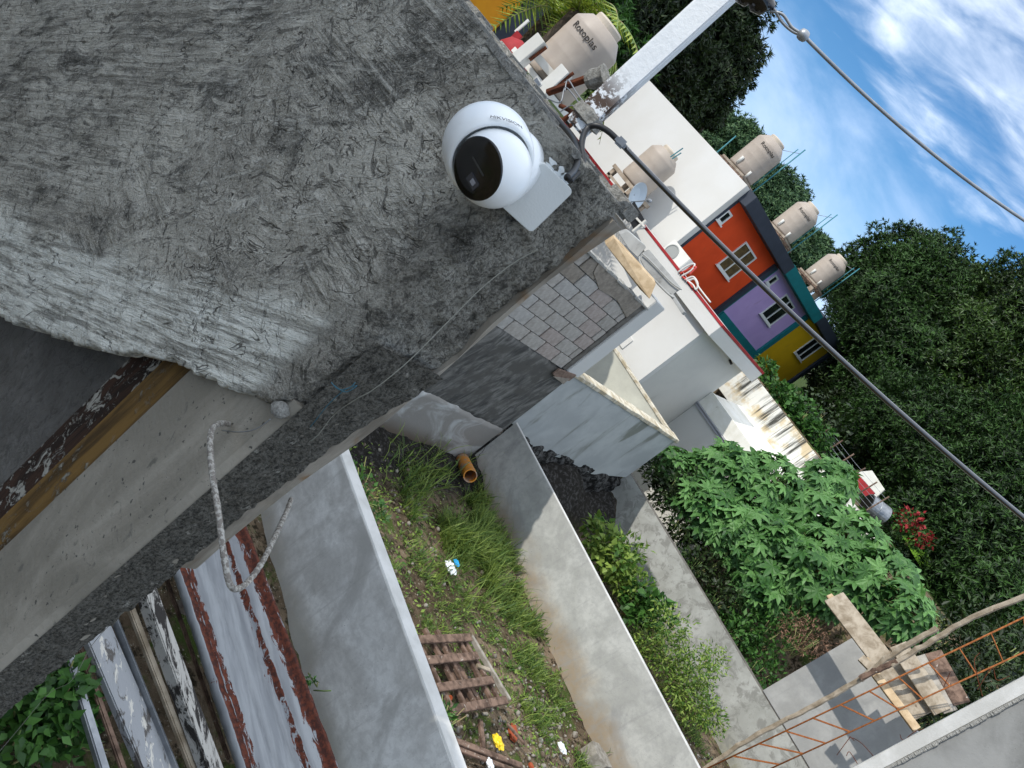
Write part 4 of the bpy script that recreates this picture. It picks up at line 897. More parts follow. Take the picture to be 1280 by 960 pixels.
board_px((1080, 824), (1146, 912), 13.1, 13.0, 9, .05, M_woodpale, 'narrow pale batten left of the worn boards')
board_px((1076, 822), (1092, 838), 13.0, 13.0, 9, .05, M_wood, 'short loose stick end beside the narrow batten')
def pole(pts, r, m, label, T=None):
    r *= .85
    cc_ = curve([P(x, y, Y=yy) for x, y, yy in pts], 8); cc_ = [p+Vector((fbm(i*.6, 1, r*50, 3), 0, fbm(i*.6, 4, r*50, 3)))*.012 for i, p in enumerate(cc_)]
    o = obj('pole', MB().tube(cc_, [r*(1+.12*fbm(i*.9, 8, r*40, 3)) for i in range(len(cc_))], 7), m, smooth=False, label=label, cat='pole', group='wooden poles at the unfinished house'); return o
pole(((880, 962, 12.7), (940, 922, 12.7), (1010, 886, 12.7), (1060, 858, 12.7), (1100, 834, 12.7)), .045, M_wood, 'lower crooked pale pole beside the rebar column')
pole(((1075, 850, 12.7), (1120, 815, 12.7), (1172, 785, 12.7)), .05, M_wood, 'short weathered pole ending above the board crossing')
pole(((1114, 832, 12.6), (1160, 804, 12.6), (1215, 772, 12.6), (1290, 742, 12.6)), .045, M_wood, 'long straight pale pole reaching to the right edge')
pole(((1075, 848, 12.6), (1100, 836, 12.6), (1122, 826, 12.6)), .05, M_oldwood, 'stubby grey pole joint tied at the board crossing')
rc = thing('rebar_column', P(885, 962, Y=12.2), 'rusty rebar cage of long bars and square stirrups, leaning beside the pale poles', 'rebar cage')
A0 = P(868, 968, Y=12.2); A1 = P(1300, 762, Y=12.2); B0 = P(930, 976, Y=12.2); B1 = P(1300, 806, Y=12.2)
dep = Vector((.0, .07, 0))
for a, b_ in ((A0, A1), (B0, B1), (A0+dep, A1+dep), (B0+dep, B1+dep)): obj('long_bar', MB().tube([a, b_], .0065*1.6, 7), M_rebar, rc, smooth=True)
for k in range(12):
    t = (k+.5)/12; p = A0+(A1-A0)*t; q = B0+(B1-B0)*min(1, t+random.uniform(-.004, .004)+.01)
    b = MB(); b.tube([p, q], .008, 5); b.tube([q, q+dep], .008, 5); b.tube([q+dep, p+dep], .008, 5); b.tube([p+dep, p], .008, 5); obj('stirrup', b, M_rebar, rc)
wi = thing('tie_wires', P(1064, 922, Y=11), 'loose thin wire ends sticking up in front of the grey wall', 'wire')
b = MB()
for pts in (((1046, 944), (1060, 925), (1064, 922), (1078, 930), (1100, 955)), ((1062, 920), (1068, 926)), ((1058, 945), (1062, 940), (1072, 955)), ((1125, 918), (1130, 925), (1150, 912), (1190, 914)), ((1222, 862), (1240, 835), (1246, 850), (1262, 845)), ((1180, 858), (1188, 840)), ((1228, 870), (1218, 828), (1225, 816))):
    obj('wire', MB().tube(curve([P(x, y, Y=9.5) for x, y in pts]), .004, 5), M_rust, wi)
# ------------------------------------------------------------------ wooden frame and debris in the yard
wf = thing('wooden_frame', P(575, 836, Z=.08), 'weathered slatted wooden pallet frame lying on the weeds between the low walls', 'pallet')
def slat(q0, q1, z0, z1, w, t, m, T=wf, name='slat'): obj(name, MB().bar(P(*q0, Z=z0), P(*q1, Z=z1), w, t), m, T, bevel=.004)
for (q0, q1, z0, z1) in (((519, 800), (588, 797), .19, .19), ((531, 826), (597, 820), .19, .19), ((546, 860), (616, 850), .19, .19), ((562, 888), (633, 875), .20, .20)):
    slat(q0, q1, z0, z1, .095, .035, M_oldwood)
for (q0, q1) in (((524, 806), (566, 888)), ((540, 802), (582, 884)), ((550, 800), (594, 880)), ((572, 798), (616, 878)), ((580, 800), (624, 876))):
    slat(q0, q1, .14, .14, .06, .04, M_oldwood, name='batten')
slat((588, 795), (636, 876), .14, .14, .05, .06, M_woodgrey, name='batten')
for (q0, q1) in (((512, 796), (546, 872)), ((530, 786), (590, 884)), ((545, 788), (604, 886))): slat(q0, q1, .06, .07, .07, .04, M_oldwood, name='batten')
slat((596, 832), (612, 838), .16, .16, .05, .03, M_wood)
# loose sticks, brick bits, tiles
def scrap(name, q, dims, m, rot, label, cat, z=.0, group=None, Y=None):
    c = P(*q, Z=0); T = Matrix.Translation((c.x, c.y, hgt(c.x, c.y)+dims[2]/2+z)) @ Matrix.Rotation(rot, 4, 'Z') @ Matrix.Rotation(random.uniform(-.25, .25), 4, 'X')
    b = MB(); n_ = 6; pts = []
    for k in range(n_): a_ = 2*math.pi*k/n_; pts.append(Vector((dims[0]/2*math.cos(a_)*random.uniform(.85, 1.1), dims[1]/2*math.sin(a_)*random.uniform(.85, 1.1), -dims[2]/2)))
    b.prism([T @ p for p in pts], (T.to_3x3() @ Vector((0, 0, dims[2])))); return obj(name, b, m, bevel=.003, label=label, cat=cat, group=group)
M_tile = mat('terracotta_fragment', '#a4502c', '#8f4022', 12, rough=.8, bd=.003); M_rubb = mat('rubble_stone', '#9c978e', '#7b756b', 10, rough=.9, bd=.004)
M_paper = mat('crumpled_white_plastic', '#dfe3e6', rough=.4, bd=0); M_cyan = mat('bright_blue_print', '#1fa0d8', rough=.4, bd=0); M_yel = mat('yellow_wrapper', '#e0c022', rough=.35, bd=0)
st_ = []
def stick(q0, q1, w, label, m=M_oldwood, z=.05):
    a, b_ = P(*q0, Z=z), P(*q1, Z=z); obj('stick', MB().bar(a, b_, w, w*.6), m, bevel=.004, label=label, cat='stick', group='broken sticks among the debris')
stick((557, 922), (652, 958), .07, 'long broken lath across the debris, upper of two'); stick((556, 930), (646, 965), .05, 'long broken lath across the debris, lower of two')
stick((600, 900), (604, 936), .06, 'short brown stick standing out above the yellow wrapper'); stick((634, 905), (656, 930), .04, 'thin grey lath beside the orange-stained board'); stick((514, 778), (518, 796), .06, 'short grey stick above the pallet frame corner')
for q, d, r, l in (((575, 948), (.24, .20, .03), .4, 'largest orange tile shard at the bottom of the yard'), ((668, 955), (.09, .08, .03), .2, 'small orange tile chip at the right of the debris'), ((648, 912), (.16, .30, .03), .9, 'orange-stained broken board by the white rubble'), ((566, 870), (.06, .10, .02), .4, 'red scrap caught under the pallet frame')):
    scrap('tile_shard', q, d, M_tile, r, l, 'tile', .03)
scrap('cement_block', (746, 948), (.42, .34, .20), M_rubb, .5, 'pale cement lump lying against the middle low wall', 'block', .0)
def crumple(name, q, s, m, label, cat, z=.05, extra=None):
    c = P(*q, Z=0); bm = bmesh.new(); bmesh.ops.create_icosphere(bm, subdivisions=3, radius=1)
    for v in bm.verts: f = 1+.45*fbm(v.co.x*2.2+s, v.co.y*2.2, v.co.z*2.2, 4); v.co = Vector((v.co.x*s*f, v.co.y*s*.7*f, v.co.z*s*.45*f))+c+Vector((0, 0, z))
    mb = MB(); mb.v = [v.co.copy() for v in bm.verts]; mb.f = [tuple(x.index for x in f.verts) for f in bm.faces]; bm.free()
    o = obj(name, mb, m, label=label, cat=cat); return o
cu_ = thing('plastic_cup', P(562, 712, Z=.1), 'crumpled white and blue plastic packet lying in the grass', 'packet')
c = P(560, 711, Z=.12)
mbx = crumple('wrapper', (560, 712), .10, M_paper, None, None); mbx.parent = cu_; mbx.location = mbx.location-cu_.location
o = crumple('print', (565, 708), .055, M_cyan, None, None, .085); o.parent = cu_; o.location = o.location-cu_.location
crumple('yellow_wrapper', (616, 932), .085, M_yel, 'crumpled yellow snack wrapper in the debris', 'wrapper', .08)
crumple('white_bag', (607, 958), .06, M_paper, 'small white plastic scrap at the bottom edge of the debris', 'scrap', .06)
crumple('white_bag', (698, 938), .07, M_paper, 'pale plastic bottle scrap at the right of the debris', 'scrap', .06)
def stones():
    """loose rubble too small to count"""
    bm = bmesh.new(); bmesh.ops.create_icosphere(bm, subdivisions=1, radius=1); tv = np.array([v.co[:] for v in bm.verts]); tf = [[v.index for v in f.verts] for f in bm.faces]; bm.free()
    pts = []
    zones = [((640, 930), .55, 190), ((600, 920), .4, 110), ((690, 930), .5, 120), ((540, 800), .5, 25), ((600, 760), .9, 25), ((520, 620), .5, 30), ((640, 830), .8, 20), ((690, 850), .4, 60), ((700, 900), .35, 60), ((880, 940), .5, 60), ((530, 650), .7, 80)]
    for q, s, n_ in zones:
        c = P(*q, Z=0)
        for _ in range(n_): pts.append((c.x+random.gauss(0, s), c.y+random.gauss(0, s*.8)))
    pts = [p for p in pts if p[1] < 10.2 and p[1] > 5.6 or p[1] > 10.5]
    T = np.array([(x, y, hgt(x, y)+.01) for x, y in pts]); n_ = len(T); s = np.minimum(rng.lognormal(-3.9, .45, n_), .04)
    R = frames(randdir(n_), randdir(n_), s)*rng.uniform(.6, 1.3, (n_, 1, 3)); V, F = scatter(tv, tf, R, T)
    n = NT('small_rubble'); c = n.mix(n.rng(n.noise(4, 3, .8), .42, .6), '#8f8a80', '#5f5245')
    npmesh('rubble', V, F, n.done(c, .9), kind='stuff', label='loose pale rubble and stones scattered over the yard', cat='rubble')
stones()
# ------------------------------------------------------------------ old sheets and beams between the building and the nearest low wall
def rust_mat():
    n = NT('rusty_galvanised_sheet'); g = n.noise(9, 8, .72, .8, (.6, 2.0, 1)); g2 = n.attr('edge')
    k = n.rng(n.math('ADD', n.math('MULTIPLY', g2, .42), n.math('MULTIPLY', g, 1.0)), .74, .77)
    c = n.mix(n.rng(n.noise(3, 5, .6, 0, (.4, 4, 1)), .4, .6), '#898c8e', '#74777a'); r = n.mix(n.rng(n.noise(30, 5, .6), .4, .6), '#5c2a16', '#3a180d')
    return n.done(n.mix(k, c, r), n.rng(k, 0, 1, .5, .9), n.bump(n.noise(60, 5, .6), .002), metal=0, spec=.5)
M_sheet = rust_mat()
def sheet(name, q0, q1, z0, w, prof, label, par=None):
    """folded sheet running along X; prof = [(y offset, z offset, edge)]"""
    a = P(*q0, Z=z0[0]); b_ = P(*q1, Z=z0[1]); d = (b_-a); L_ = d.length*1.12; d.normalize(); s = Vector((0, 0, 1)).cross(d).normalized(); a = a-d*.7; L_ += .7; N_ = 110; V = []; E = []
    for i in range(N_+1):
        p = a+d*L_*i/N_
        for (o, h_, e) in prof:
            V.append(p+s*(o+.006*fbm(i*.2, o*9, 2, 3))+Vector((0, 0, h_+.006*fbm(i*.3, o*7, 1, 3)))); E.append(e)
    m_ = len(prof); F = [(i*m_+j, (i+1)*m_+j, (i+1)*m_+j+1, i*m_+j+1) for i in range(N_) for j in range(m_-1)]
    T = thing(name, a+d*L_/2-Vector((0, 0, .1)), label, 'roofing sheet'); o = npmesh('sheet', V, F, M_sheet, T, base=T.location)
    at = o.data.attributes.new('edge', 'FLOAT', 'POINT'); at.data.foreach_set('value', np.array(E, np.float32)); md = o.modifiers.new('thick', 'SOLIDIFY'); md.thickness = .003
    return T
# positive offset = towards the low wall
pr = [(-.02, -.05, .2), (.0, .0, .3), (.012, .0, .3), (.02, -.02, .9), (.075, -.022, .95), (.078, -.016, .5), (.085, -.016, .9), (.13, -.018, .55), (.135, -.012, .05), (.20, -.012, .0), (.245, -.016, .0), (.25, -.010, .0), (.255, -.016, .0), (.35, -.014, .02), (.40, -.008, .0), (.405, -.016, .05), (.45, -.014, .35), (.49, -.012, .72), (.50, .02, .75), (.51, .02, .5), (.515, -.01, .05), (.60, -.012, .15), (.65, -.01, .75), (.69, .0, .92), (.70, .035, .95), (.73, .04, .8), (.735, 0, .9)]
sheet('rusty_sheet', (222, 706), (316, 990), (.62, .62), .7, [(o*1.06, h_, e) for o, h_, e in pr], 'galvanised roofing sheets with thick brown rust bands, beside the nearest low wall')
def beam(q0, q1, z, w, h_, m, label, name='old_beam', cat='beam'):
    a, b_ = P(*q0, Z=z), P(*q1, Z=z); d = (b_-a).normalized()
    return obj(name, MB().bar(a-d*.3, b_+d*.4, w, h_), m, bevel=.008, label=label, cat=cat)
n = NT('mouldy_pale_wood'); g = n.noise(7, 8, .75, .6, (.45, 2.2, 1)); c = n.mix(n.rng(g, .47, .54), '#a9a69f', '#26221f'); M_mould = n.done(c, .85, n.bump(g, .01))
n = NT('peeling_grey_board'); g = n.noise(9, 8, .7, .8, (.5, 1.5, 1)); c = n.mix(n.rng(g, .54, .60), '#8e9092', '#4f4b47'); c = n.mix(n.rng(n.noise(12, 6, .7, .6, (.5, 2, 1), loc=(2, 4, 1)), .58, .62), c, '#c0bcb2'); M_peel = n.done(c, .7, n.bump(g, .006))
beam((180, 733), (272, 985), .60, .11, .10, M_mould, 'pale mouldy plank with black patches, left of the rusty sheet')
beam((160, 752), (250, 985), .52, .05, .04, M_wood, 'thin pale lath just left of the mouldy plank')
beam((118, 785), (204, 985), .50, .20, .06, M_peel, 'wide grey plank with peeling paint and a bright metal edge')
beam((142, 772), (228, 985), .54, .012, .07, M_steel, 'bright bent metal angle edge along the wide grey plank')
beam((86, 822), (136, 985), .50, .055, .05, M_steel, 'shiny steel channel at the far left of the stacked planks')
beam((99, 806), (162, 985), .46, .04, .03, M_oldwood, 'dark rotten wood strip beside the shiny steel channel')
beam((212, 735), (262, 880), .40, .03, .03, M_oldwood, 'dark stick lying in the gap beside the rusty sheet')
scrap('brick_piece', (206, 782), (.22, .10, .08), M_block[2], 1.2, 'small brownish brick piece in the dark gap between the planks', 'brick', .35)
# ------------------------------------------------------------------ vegetation
def leaf_mat(name, a, b, back=None, rough=.5, sc=1.5, tr=.25, spec=.35):
    n = NT(name); oi = n.N.new('ShaderNodeObjectInfo'); g = n.noise(sc, 4, .6)
    gi = n.N.new('ShaderNodeNewGeometry')
    f = n.math('ADD', n.math('MULTIPLY', g, .7), n.math('MULTIPLY', gi.outputs['Random Per Island'], .45)); c = n.mix(n.rng(f, .35, .8), a, b)
    m = n.done(c, rough, spec=spec); t = n.N.new('ShaderNodeBsdfTranslucent'); n.L.new(c, t.inputs[0]); mx = n.N.new('ShaderNodeMixShader'); mx.inputs[0].default_value = tr
    out = n.N['Material Output']; n.L.new(n.b.outputs[0], mx.inputs[1]); n.L.new(t.outputs[0], mx.inputs[2]); n.L.new(mx.outputs[0], out.inputs[0]); return m
M_mango = leaf_mat('mango_leaves', '#172810', '#3d5e27', rough=.55, sc=.25, tr=.12)
M_mango2 = leaf_mat('mango_leaves_warm', '#1b2a11', '#476229', rough=.42, sc=.5, tr=.12)
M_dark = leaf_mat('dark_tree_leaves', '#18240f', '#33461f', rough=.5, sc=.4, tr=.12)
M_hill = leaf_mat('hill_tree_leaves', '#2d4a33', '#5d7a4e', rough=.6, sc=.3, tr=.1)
M_grass = leaf_mat('grass_blades', '#45642a', '#879a4a', rough=.5, sc=2, tr=.35)
M_weed = leaf_mat('weed_leaves', '#466a28', '#8ca24a', rough=.5, sc=2, tr=.3)
M_shade = leaf_mat('shrub_leaves', '#2a4c20', '#4f7a34', rough=.5, sc=2, tr=.3)
M_palm = leaf_mat('palm_leaflets', '#4a6a20', '#9aa83e', rough=.5, sc=1, tr=.3)
M_bark = mat('bark', '#5c5145', '#3c342b', 6, (1, 1, .3), rough=.95, bd=.01, bs=20)
M_stem = mat('green_stem', '#6f8a4a', '#8a7a55', 4, rough=.7, bd=.001)
# leaf templates: y = along the leaf, z = up
LT = np.array([(0, 0, 0), (.5, .38, .06), (0, 1, -.10), (-.5, .38, .06)]); LF = [(0, 1, 2), (0, 2, 3)]
def blob_points(n, blobs, shell=.75):
    """points on lumpy ellipsoids [(centre, (rx, ry, rz))], with outward directions"""
    w = np.array([b[1][0]*b[1][1]+b[1][0]*b[1][2] for b in blobs]); idx = rng.choice(len(blobs), n, p=w/w.sum()); d = randdir(n)
    C = np.array([b[0] for b in blobs], float)[idx]; R = np.array([b[1] for b in blobs], float)[idx]; rad = shell+(1-shell)*rng.random(n)**.6
    lump = 1+.13*np.sin(d[:, 0]*7+idx)+.12*np.sin(d[:, 1]*9+2*idx)+.10*np.sin(d[:, 2]*8+3*idx)
    return C+d*R*(rad*lump)[:, None], d, idx
def tree(label, base, h_trunk, blobs, ntuft, leaf, m, name='mango_tree', group=None, tuft=8, inner=True, wl=.26):
    T = thing(name, base, label, 'tree', group); base = np.array(base)
    Pt, d, idx = blob_points(ntuft, blobs, .72)
    if inner:
        Pi, di, _ = blob_points(int(ntuft*.35), blobs, .35); Pt = np.vstack([Pt, Pi]); d = np.vstack([d, di])
    n_ = len(Pt); d = d+np.array([0, 0, .25]); T_ = np.repeat(Pt, tuft, 0); D = np.repeat(d, tuft, 0)*.7+randdir(n_*tuft)*.95; D /= np.linalg.norm(D, axis=1)[:, None]; D[:, 2] -= .15
    U = np.repeat(d, tuft, 0)*1.3+rng.normal(size=(n_*tuft, 3))*.22
    R = frames(D, U, leaf*rng.uniform(.7, 1.25, n_*tuft)); tv = LT*np.array([wl, 1, 1]); V, F = scatter(tv, LF, R, T_)
    npmesh('crown', V, F, m, T, base=T.location)
    b = MB(); top = Vector(base)+Vector((0, 0, h_trunk)); b.tube(curve([Vector(base)-Vector((0, 0, .3)), Vector(base)+Vector((.1, .05, h_trunk*.5)), top]), [.30+.12*(1-i/20) for i in range(21)], 10)
    for c, r in blobs: c = Vector(c); mid = (top+c)/2+Vector((random.uniform(-.4, .4), random.uniform(-.4, .4), -.2)); b.tube(curve([top-Vector((0, 0, .2)), mid, c]), [.18-.13*i/20 for i in range(21)], 7)
    obj('trunk', b, M_bark, T, smooth=True); return T
def bl(px, py, D, r, rz=None): c = P(px, py, D=D); return ((c.x, c.y, c.z), (r, r, rz or r*.85))
g_m = 'big mango trees behind the garden'
def base_of(px, py, D, z=4.2): c = P(px, py, D=D); return (c.x, c.y, z)
tree('rounded dark mango tree right of the yellow house, with the highest left crown', base_of(1110, 480, 38), 3.2,
     [bl(1122, 335, 38, 1.9), bl(1085, 350, 38, 1.7), bl(1155, 330, 38, 1.7), bl(1120, 390, 37, 2.8), bl(1170, 370, 38, 2.4), bl(1095, 420, 37, 1.9), bl(1140, 450, 36, 2.8), bl(1080, 475, 38, 1.3), bl(1190, 440, 37, 2.5), bl(1068, 385, 40, 1.3)], 15000, .20, M_mango, group=g_m)
tree('broad mango tree at the right edge below the clouds', base_of(1250, 560, 36), 3.5,
     [bl(1225, 385, 38, 2.0), bl(1270, 372, 37, 1.7), bl(1300, 390, 36, 2.1), bl(1240, 430, 36, 2.8), bl(1290, 450, 35, 2.8), bl(1220, 500, 35, 2.6), bl(1270, 530, 34, 2.8), bl(1330, 500, 34, 3), bl(1205, 370, 38, 1.2), bl(1330, 420, 35, 2.6)], 15000, .20, M_mango2, group=g_m)
tree('lower dark mango tree in front, drooping towards the rebar column', base_of(1230, 720, 28), 2.6,
     [bl(1150, 540, 31, 2.3), bl(1200, 590, 30, 2.4), bl(1110, 540, 32, 1.8), bl(1250, 640, 28, 2.4), bl(1190, 660, 28, 2.2), bl(1280, 700, 27, 2.2), bl(1220, 720, 26, 1.9), bl(1090, 500, 34, 1.7), bl(1310, 600, 29, 2.6), bl(1150, 600, 30, 1.8), bl(1180, 730, 26, 1.2), bl(1270, 760, 25, 1.6)], 16000, .18, M_mango, group=g_m)
tree('low dark mango limb tree behind the yellow house foot', base_of(1060, 540, 34), 1.6,
     [bl(1050, 520, 35, 1.5), bl(1080, 535, 34, 1.6), bl(1035, 500, 36, 1.0), bl(1100, 570, 32, 1.4), bl(1072, 470, 41, 1.9), bl(1050, 500, 40, 1.7), bl(1045, 470, 42, 1.6)], 3400, .32, M_dark, group=g_m)
g_t = 'tall trees behind the white party wall'
tree('tall dark tree at the top, right of the mast, against the pale sky', base_of(880, 160, 40, 4.4), 4,
     [bl(880, 20, 40, 2.6), bl(905, 60, 40, 1.9), bl(850, 70, 39, 2.4), bl(870, 110, 39, 1.9), bl(900, -20, 40, 2.5), bl(915, 95, 40, 1.0), bl(885, 130, 39, 1.0), bl(840, 30, 40, 2.4), bl(930, 55, 40, .7)], 7500, .30, M_dark, 'broadleaf_tree', g_t)
tree('dark tree behind the white mast', base_of(790, 90, 34, 4.4), 3,
     [bl(800, 10, 36, 2.6), bl(760, 30, 34, 2.4), bl(790, 60, 35, 1.8), bl(830, -30, 36, 3), bl(750, -20, 34, 2.6), bl(820, 95, 36, 1.7), bl(845, 125, 36, 1.2)], 6000, .30, M_dark, 'broadleaf_tree', g_t)
tree('dark green tree behind the palm', base_of(700, 20, 30, 4.4), 2,
     [bl(690, -10, 32, 2.2), bl(720, -30, 32, 2.4), bl(740, 30, 32, 1.8), bl(665, 30, 31, 1.1), bl(680, 60, 30, .9), bl(770, 80, 33, 1.5)], 2400, .32, M_shade, 'broadleaf_tree', g_t)
g_h = 'trees on the far rise'
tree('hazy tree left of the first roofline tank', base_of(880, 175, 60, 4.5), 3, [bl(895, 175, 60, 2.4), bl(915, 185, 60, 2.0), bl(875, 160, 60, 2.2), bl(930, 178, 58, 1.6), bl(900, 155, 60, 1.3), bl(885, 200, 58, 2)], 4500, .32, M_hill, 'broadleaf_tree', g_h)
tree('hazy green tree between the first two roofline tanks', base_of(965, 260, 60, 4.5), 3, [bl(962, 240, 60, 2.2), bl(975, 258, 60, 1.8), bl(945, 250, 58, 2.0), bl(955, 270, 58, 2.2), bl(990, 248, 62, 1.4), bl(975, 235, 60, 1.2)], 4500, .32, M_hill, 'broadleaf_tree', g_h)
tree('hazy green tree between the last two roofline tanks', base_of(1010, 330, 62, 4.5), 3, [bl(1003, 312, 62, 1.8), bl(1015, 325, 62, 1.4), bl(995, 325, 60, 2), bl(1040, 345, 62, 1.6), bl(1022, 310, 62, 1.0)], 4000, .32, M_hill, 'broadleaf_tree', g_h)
# palm
def palm(c, label):
    T = thing('coconut_palm', (c.x, c.y, 4.0), label, 'palm'); c = Vector(c)
    obj('trunk', MB().tube(curve([(c.x+.1, c.y, 4.0), (c.x+.05, c.y, (4+c.z)/2), c]), .14, 10), M_bark, T, smooth=True)
    for k in range(15):
        a = 2*math.pi*k/15+random.uniform(-.15, .15); el = random.uniform(.15, 1.1); L_ = random.uniform(2.2, 2.9); rib = []
        for i in range(13):
            t = i/12; rib.append(c+Vector((math.cos(a), math.sin(a), 0))*L_*t*math.cos(el*(1-t*.5))+Vector((0, 0, L_*(math.sin(el)*t-.75*t*t))))
        V = []; F = []
        for i in range(1, 13):
            d = (rib[i]-rib[i-1]).normalized(); s = d.cross(Vector((0, 0, 1))).normalized()
            for sd_ in (-1, 1):
                for h_ in (0, .5):
                    p = rib[i-1]+(rib[i]-rib[i-1])*h_; l = .62*math.sin(math.pi*min(1, .12+.83*i/12))+.08; q = p+s*sd_*l*.85+d*l*.45-Vector((0, 0, l*random.uniform(.15, .45))); w = d*.035
                    o = len(V); V += [p-w, p+w, q]; F.append((o, o+1, o+2))
        fr_ = obj('frond', MB().tube(rib, [.025-.0017*i for i in range(13)], 5), M_stem, T, smooth=True); npmesh('leaflets', V, F, M_palm, fr_, base=wloc(fr_))
palm(P(722, 14, D=19), 'coconut palm with bright arching fronds above the nearest tank')
palm(P(690, 18, D=21), 'yellowish coconut palm between the amber house and the nearest tank')
# castor bean plants ------------------------------------------------
def castor_leaf(seed, lobes=8):
    r = random.Random(seed); V = [(0, 0, 0)]; F = []; L_ = []
    for k in range(lobes):
        a = math.radians(-150+300*k/(lobes-1)); l = (1.0-.42*(abs(a)/math.radians(150))**1.3)*r.uniform(.92, 1.06)
        L_.append((a, l))
    for i, (a, l) in enumerate(L_):
        u = np.array((math.sin(a), math.cos(a))); s = np.array((u[1], -u[0])); o = len(V); w = .15*l+.03
        for f, ww, z in ((.42, w, .035), (.72, w*.72, .0)):
            for sg in (-1, 1): p = u*l*f+s*sg*ww; V.append((p[0], p[1], z-.10*f*f*l))
            p = u*l*f; V.append((p[0], p[1], -.02-.10*f*f*l))
        p = u*l; V.append((p[0], p[1], -.20*l))
        F += [(0, o+1, o+2), (0, o+2, o), (o+1, o+4, o+5), (o+1, o+5, o+2), (o+2, o+5, o+3), (o+2, o+3, o), (o+4, o+6, o+5), (o+5, o+6, o+3)]
        if i: F.append((0, o, o-7+1))
    return V, F
n = NT('castor_leaf'); oi = n.N.new('ShaderNodeObjectInfo')
c = n.mix(oi.outputs['Random'], '#2b5226', '#74a05c'); c = n.mix(n.rng(n.noise(3, 3, .5), .45, .7), c, '#4f7c38')
c = n.mix(n.rng(n.noise(9, 2, .5), .55, .7, 0, .6), c, '#234a24')
n.done(c, .48, spec=.3); t = n.N.new('ShaderNodeBsdfTranslucent'); n.L.new(n.mix(.5, c, '#47741c'), t.inputs[0]); mx = n.N.new('ShaderNodeMixShader'); mx.inputs[0].default_value = .28
n.L.new(n.b.outputs[0], mx.inputs[1]); n.L.new(t.outputs[0], mx.inputs[2]); n.L.new(mx.outputs[0], n.N['Material Output'].inputs[0]); M_castor = n.m
CL = []
for s in range(4):
    V, F = castor_leaf(s, 8 if s < 3 else 7); me = bpy.data.meshes.new('leaf'); me.from_pydata(V, [], F); me.materials.append(M_castor); CL.append(me)
def castor(px, py, Y, r, n_, label, lr=.32, zg=-.2):
    c = P(px, py, Y=Y); T = thing('castor_bean_plant', (c.x, c.y, hgt(c.x, c.y)), label, 'plant', 'castor bean plants behind the far low wall'); b = MB()
    top = Vector((c.x, c.y, max(c.z, .4))); g = Vector((c.x+.1, c.y+.2, hgt(c.x, c.y)))
    b.tube(curve([g, (g+top)/2+Vector((.08, 0, 0)), top]), [.04-.001*i for i in range(21)], 7)
    for k in range(n_):
        while True:
            d = Vector((random.gauss(0, 1), random.gauss(0, 1), random.gauss(0, 1))).normalized()
            if d.z > -.75 and d.dot((CAM-c).normalized()) > -.5: break
        p = c+Vector((d.x*r, d.y*r, d.z*r*.9))*random.uniform(.72, 1.08)
        nrm = (d*.55+SUNV*.45+Vector((0, 0, .35))+Vector((random.gauss(0, .5), random.gauss(0, .5), random.gauss(0, .35)))).normalized()
        y = (d*.6+Vector((random.gauss(0, .6), random.gauss(0, .6), -.55))); y = (y-nrm*y.dot(nrm)).normalized(); x = y.cross(nrm); s = lr*random.uniform(.55, 1.2)
        o = bpy.data.objects.new('leaf', CL[k % 4]); COL.objects.link(o); o.parent = T
        o.matrix_local = Matrix.Translation(p-T.location) @ Matrix((x, y, nrm)).transposed().to_4x4() @ Matrix.Scale(s, 4)
        j = top+(p-top)*random.uniform(.1, .3); b.tube([j, (j+p)/2+Vector((0, 0, .05)), p], .007, 4, cap=False)
    obj('stem', b, M_stem, T, smooth=True)
for a_ in ((846, 588, 16.3, .5, 60, 'leftmost castor bean plant, beside the end of the bluish wall'), (880, 635, 16.2, .65, 75, 'castor bean plant low at the left, leaning over the far low wall'),
           (910, 600, 16.9, .8, 95, 'castor bean plant in front of the sunlit stepped wall'), (925, 665, 16.5, .75, 95, 'castor bean plant in the middle of the left half of the thicket'),
           (960, 615, 17.3, .85, 95, 'castor bean plant below the streaked white wall'), (965, 695, 16.9, .85, 110, 'largest-leaved castor bean plant at the centre of the thicket'),
           (1010, 640, 17.9, .85, 90, 'castor bean plant near the upper right of the thicket'), (1020, 710, 17.2, .9, 100, 'castor bean plant right of the thicket centre'),
           (1065, 680, 17.9, .75, 75, 'castor bean plant below the metal drum'), (1095, 730, 17.4, .8, 85, 'castor bean plant behind the split scaffold board'),
           (1130, 765, 17.0, .55, 50, 'rightmost castor bean plant, at the edge of the dark mango'), (950, 735, 16.5, .5, 55, 'lower castor bean plant above the dark weeds'), (1040, 600, 18.4, .5, 40, 'thin castor bean tops against the white wall')):
    castor(*a_[:4], int(a_[4]*1.9), a_[5])
# leafy shrubs and weeds --------------------------------------------
def shrub(label, blobs, n_, leaf, m, name='leafy_weed', cat='weed', group=None, wl=.45, stems=8, upw=.3):
    Pt, d, idx = blob_points(n_, blobs, .35); c0_ = blobs[0][0]; base = (c0_[0], c0_[1], min(b[0][2]-b[1][2] for b in blobs)); T = thing(name, base, label, cat, group)
    D = d*.8+randdir(n_)*.9; D[:, 2] += .1; U = d*.5+np.array([0, 0, upw+.5])+rng.normal(size=(n_, 3))*.3
    V, F = scatter(LT*np.array([wl, 1, 1]), LF, frames(D, U, leaf*rng.uniform(.5, 1.3, n_)), Pt); npmesh('foliage', V, F, m, T, base=T.location)
    b = MB()
    for k in range(stems): c = Vector(blobs[k % len(blobs)][0]); e = c+Vector((random.uniform(-.2, .2), random.uniform(-.2, .2), .1)); b.tube([Vector(base)+Vector((random.uniform(-.1, .1), random.uniform(-.1, .1), -.05)), (Vector(base)+e)/2+Vector((.04, .03, 0)), e], .006+.004*(leaf > .15), 5)
    obj('stem', b, M_stem, T, smooth=True); return T
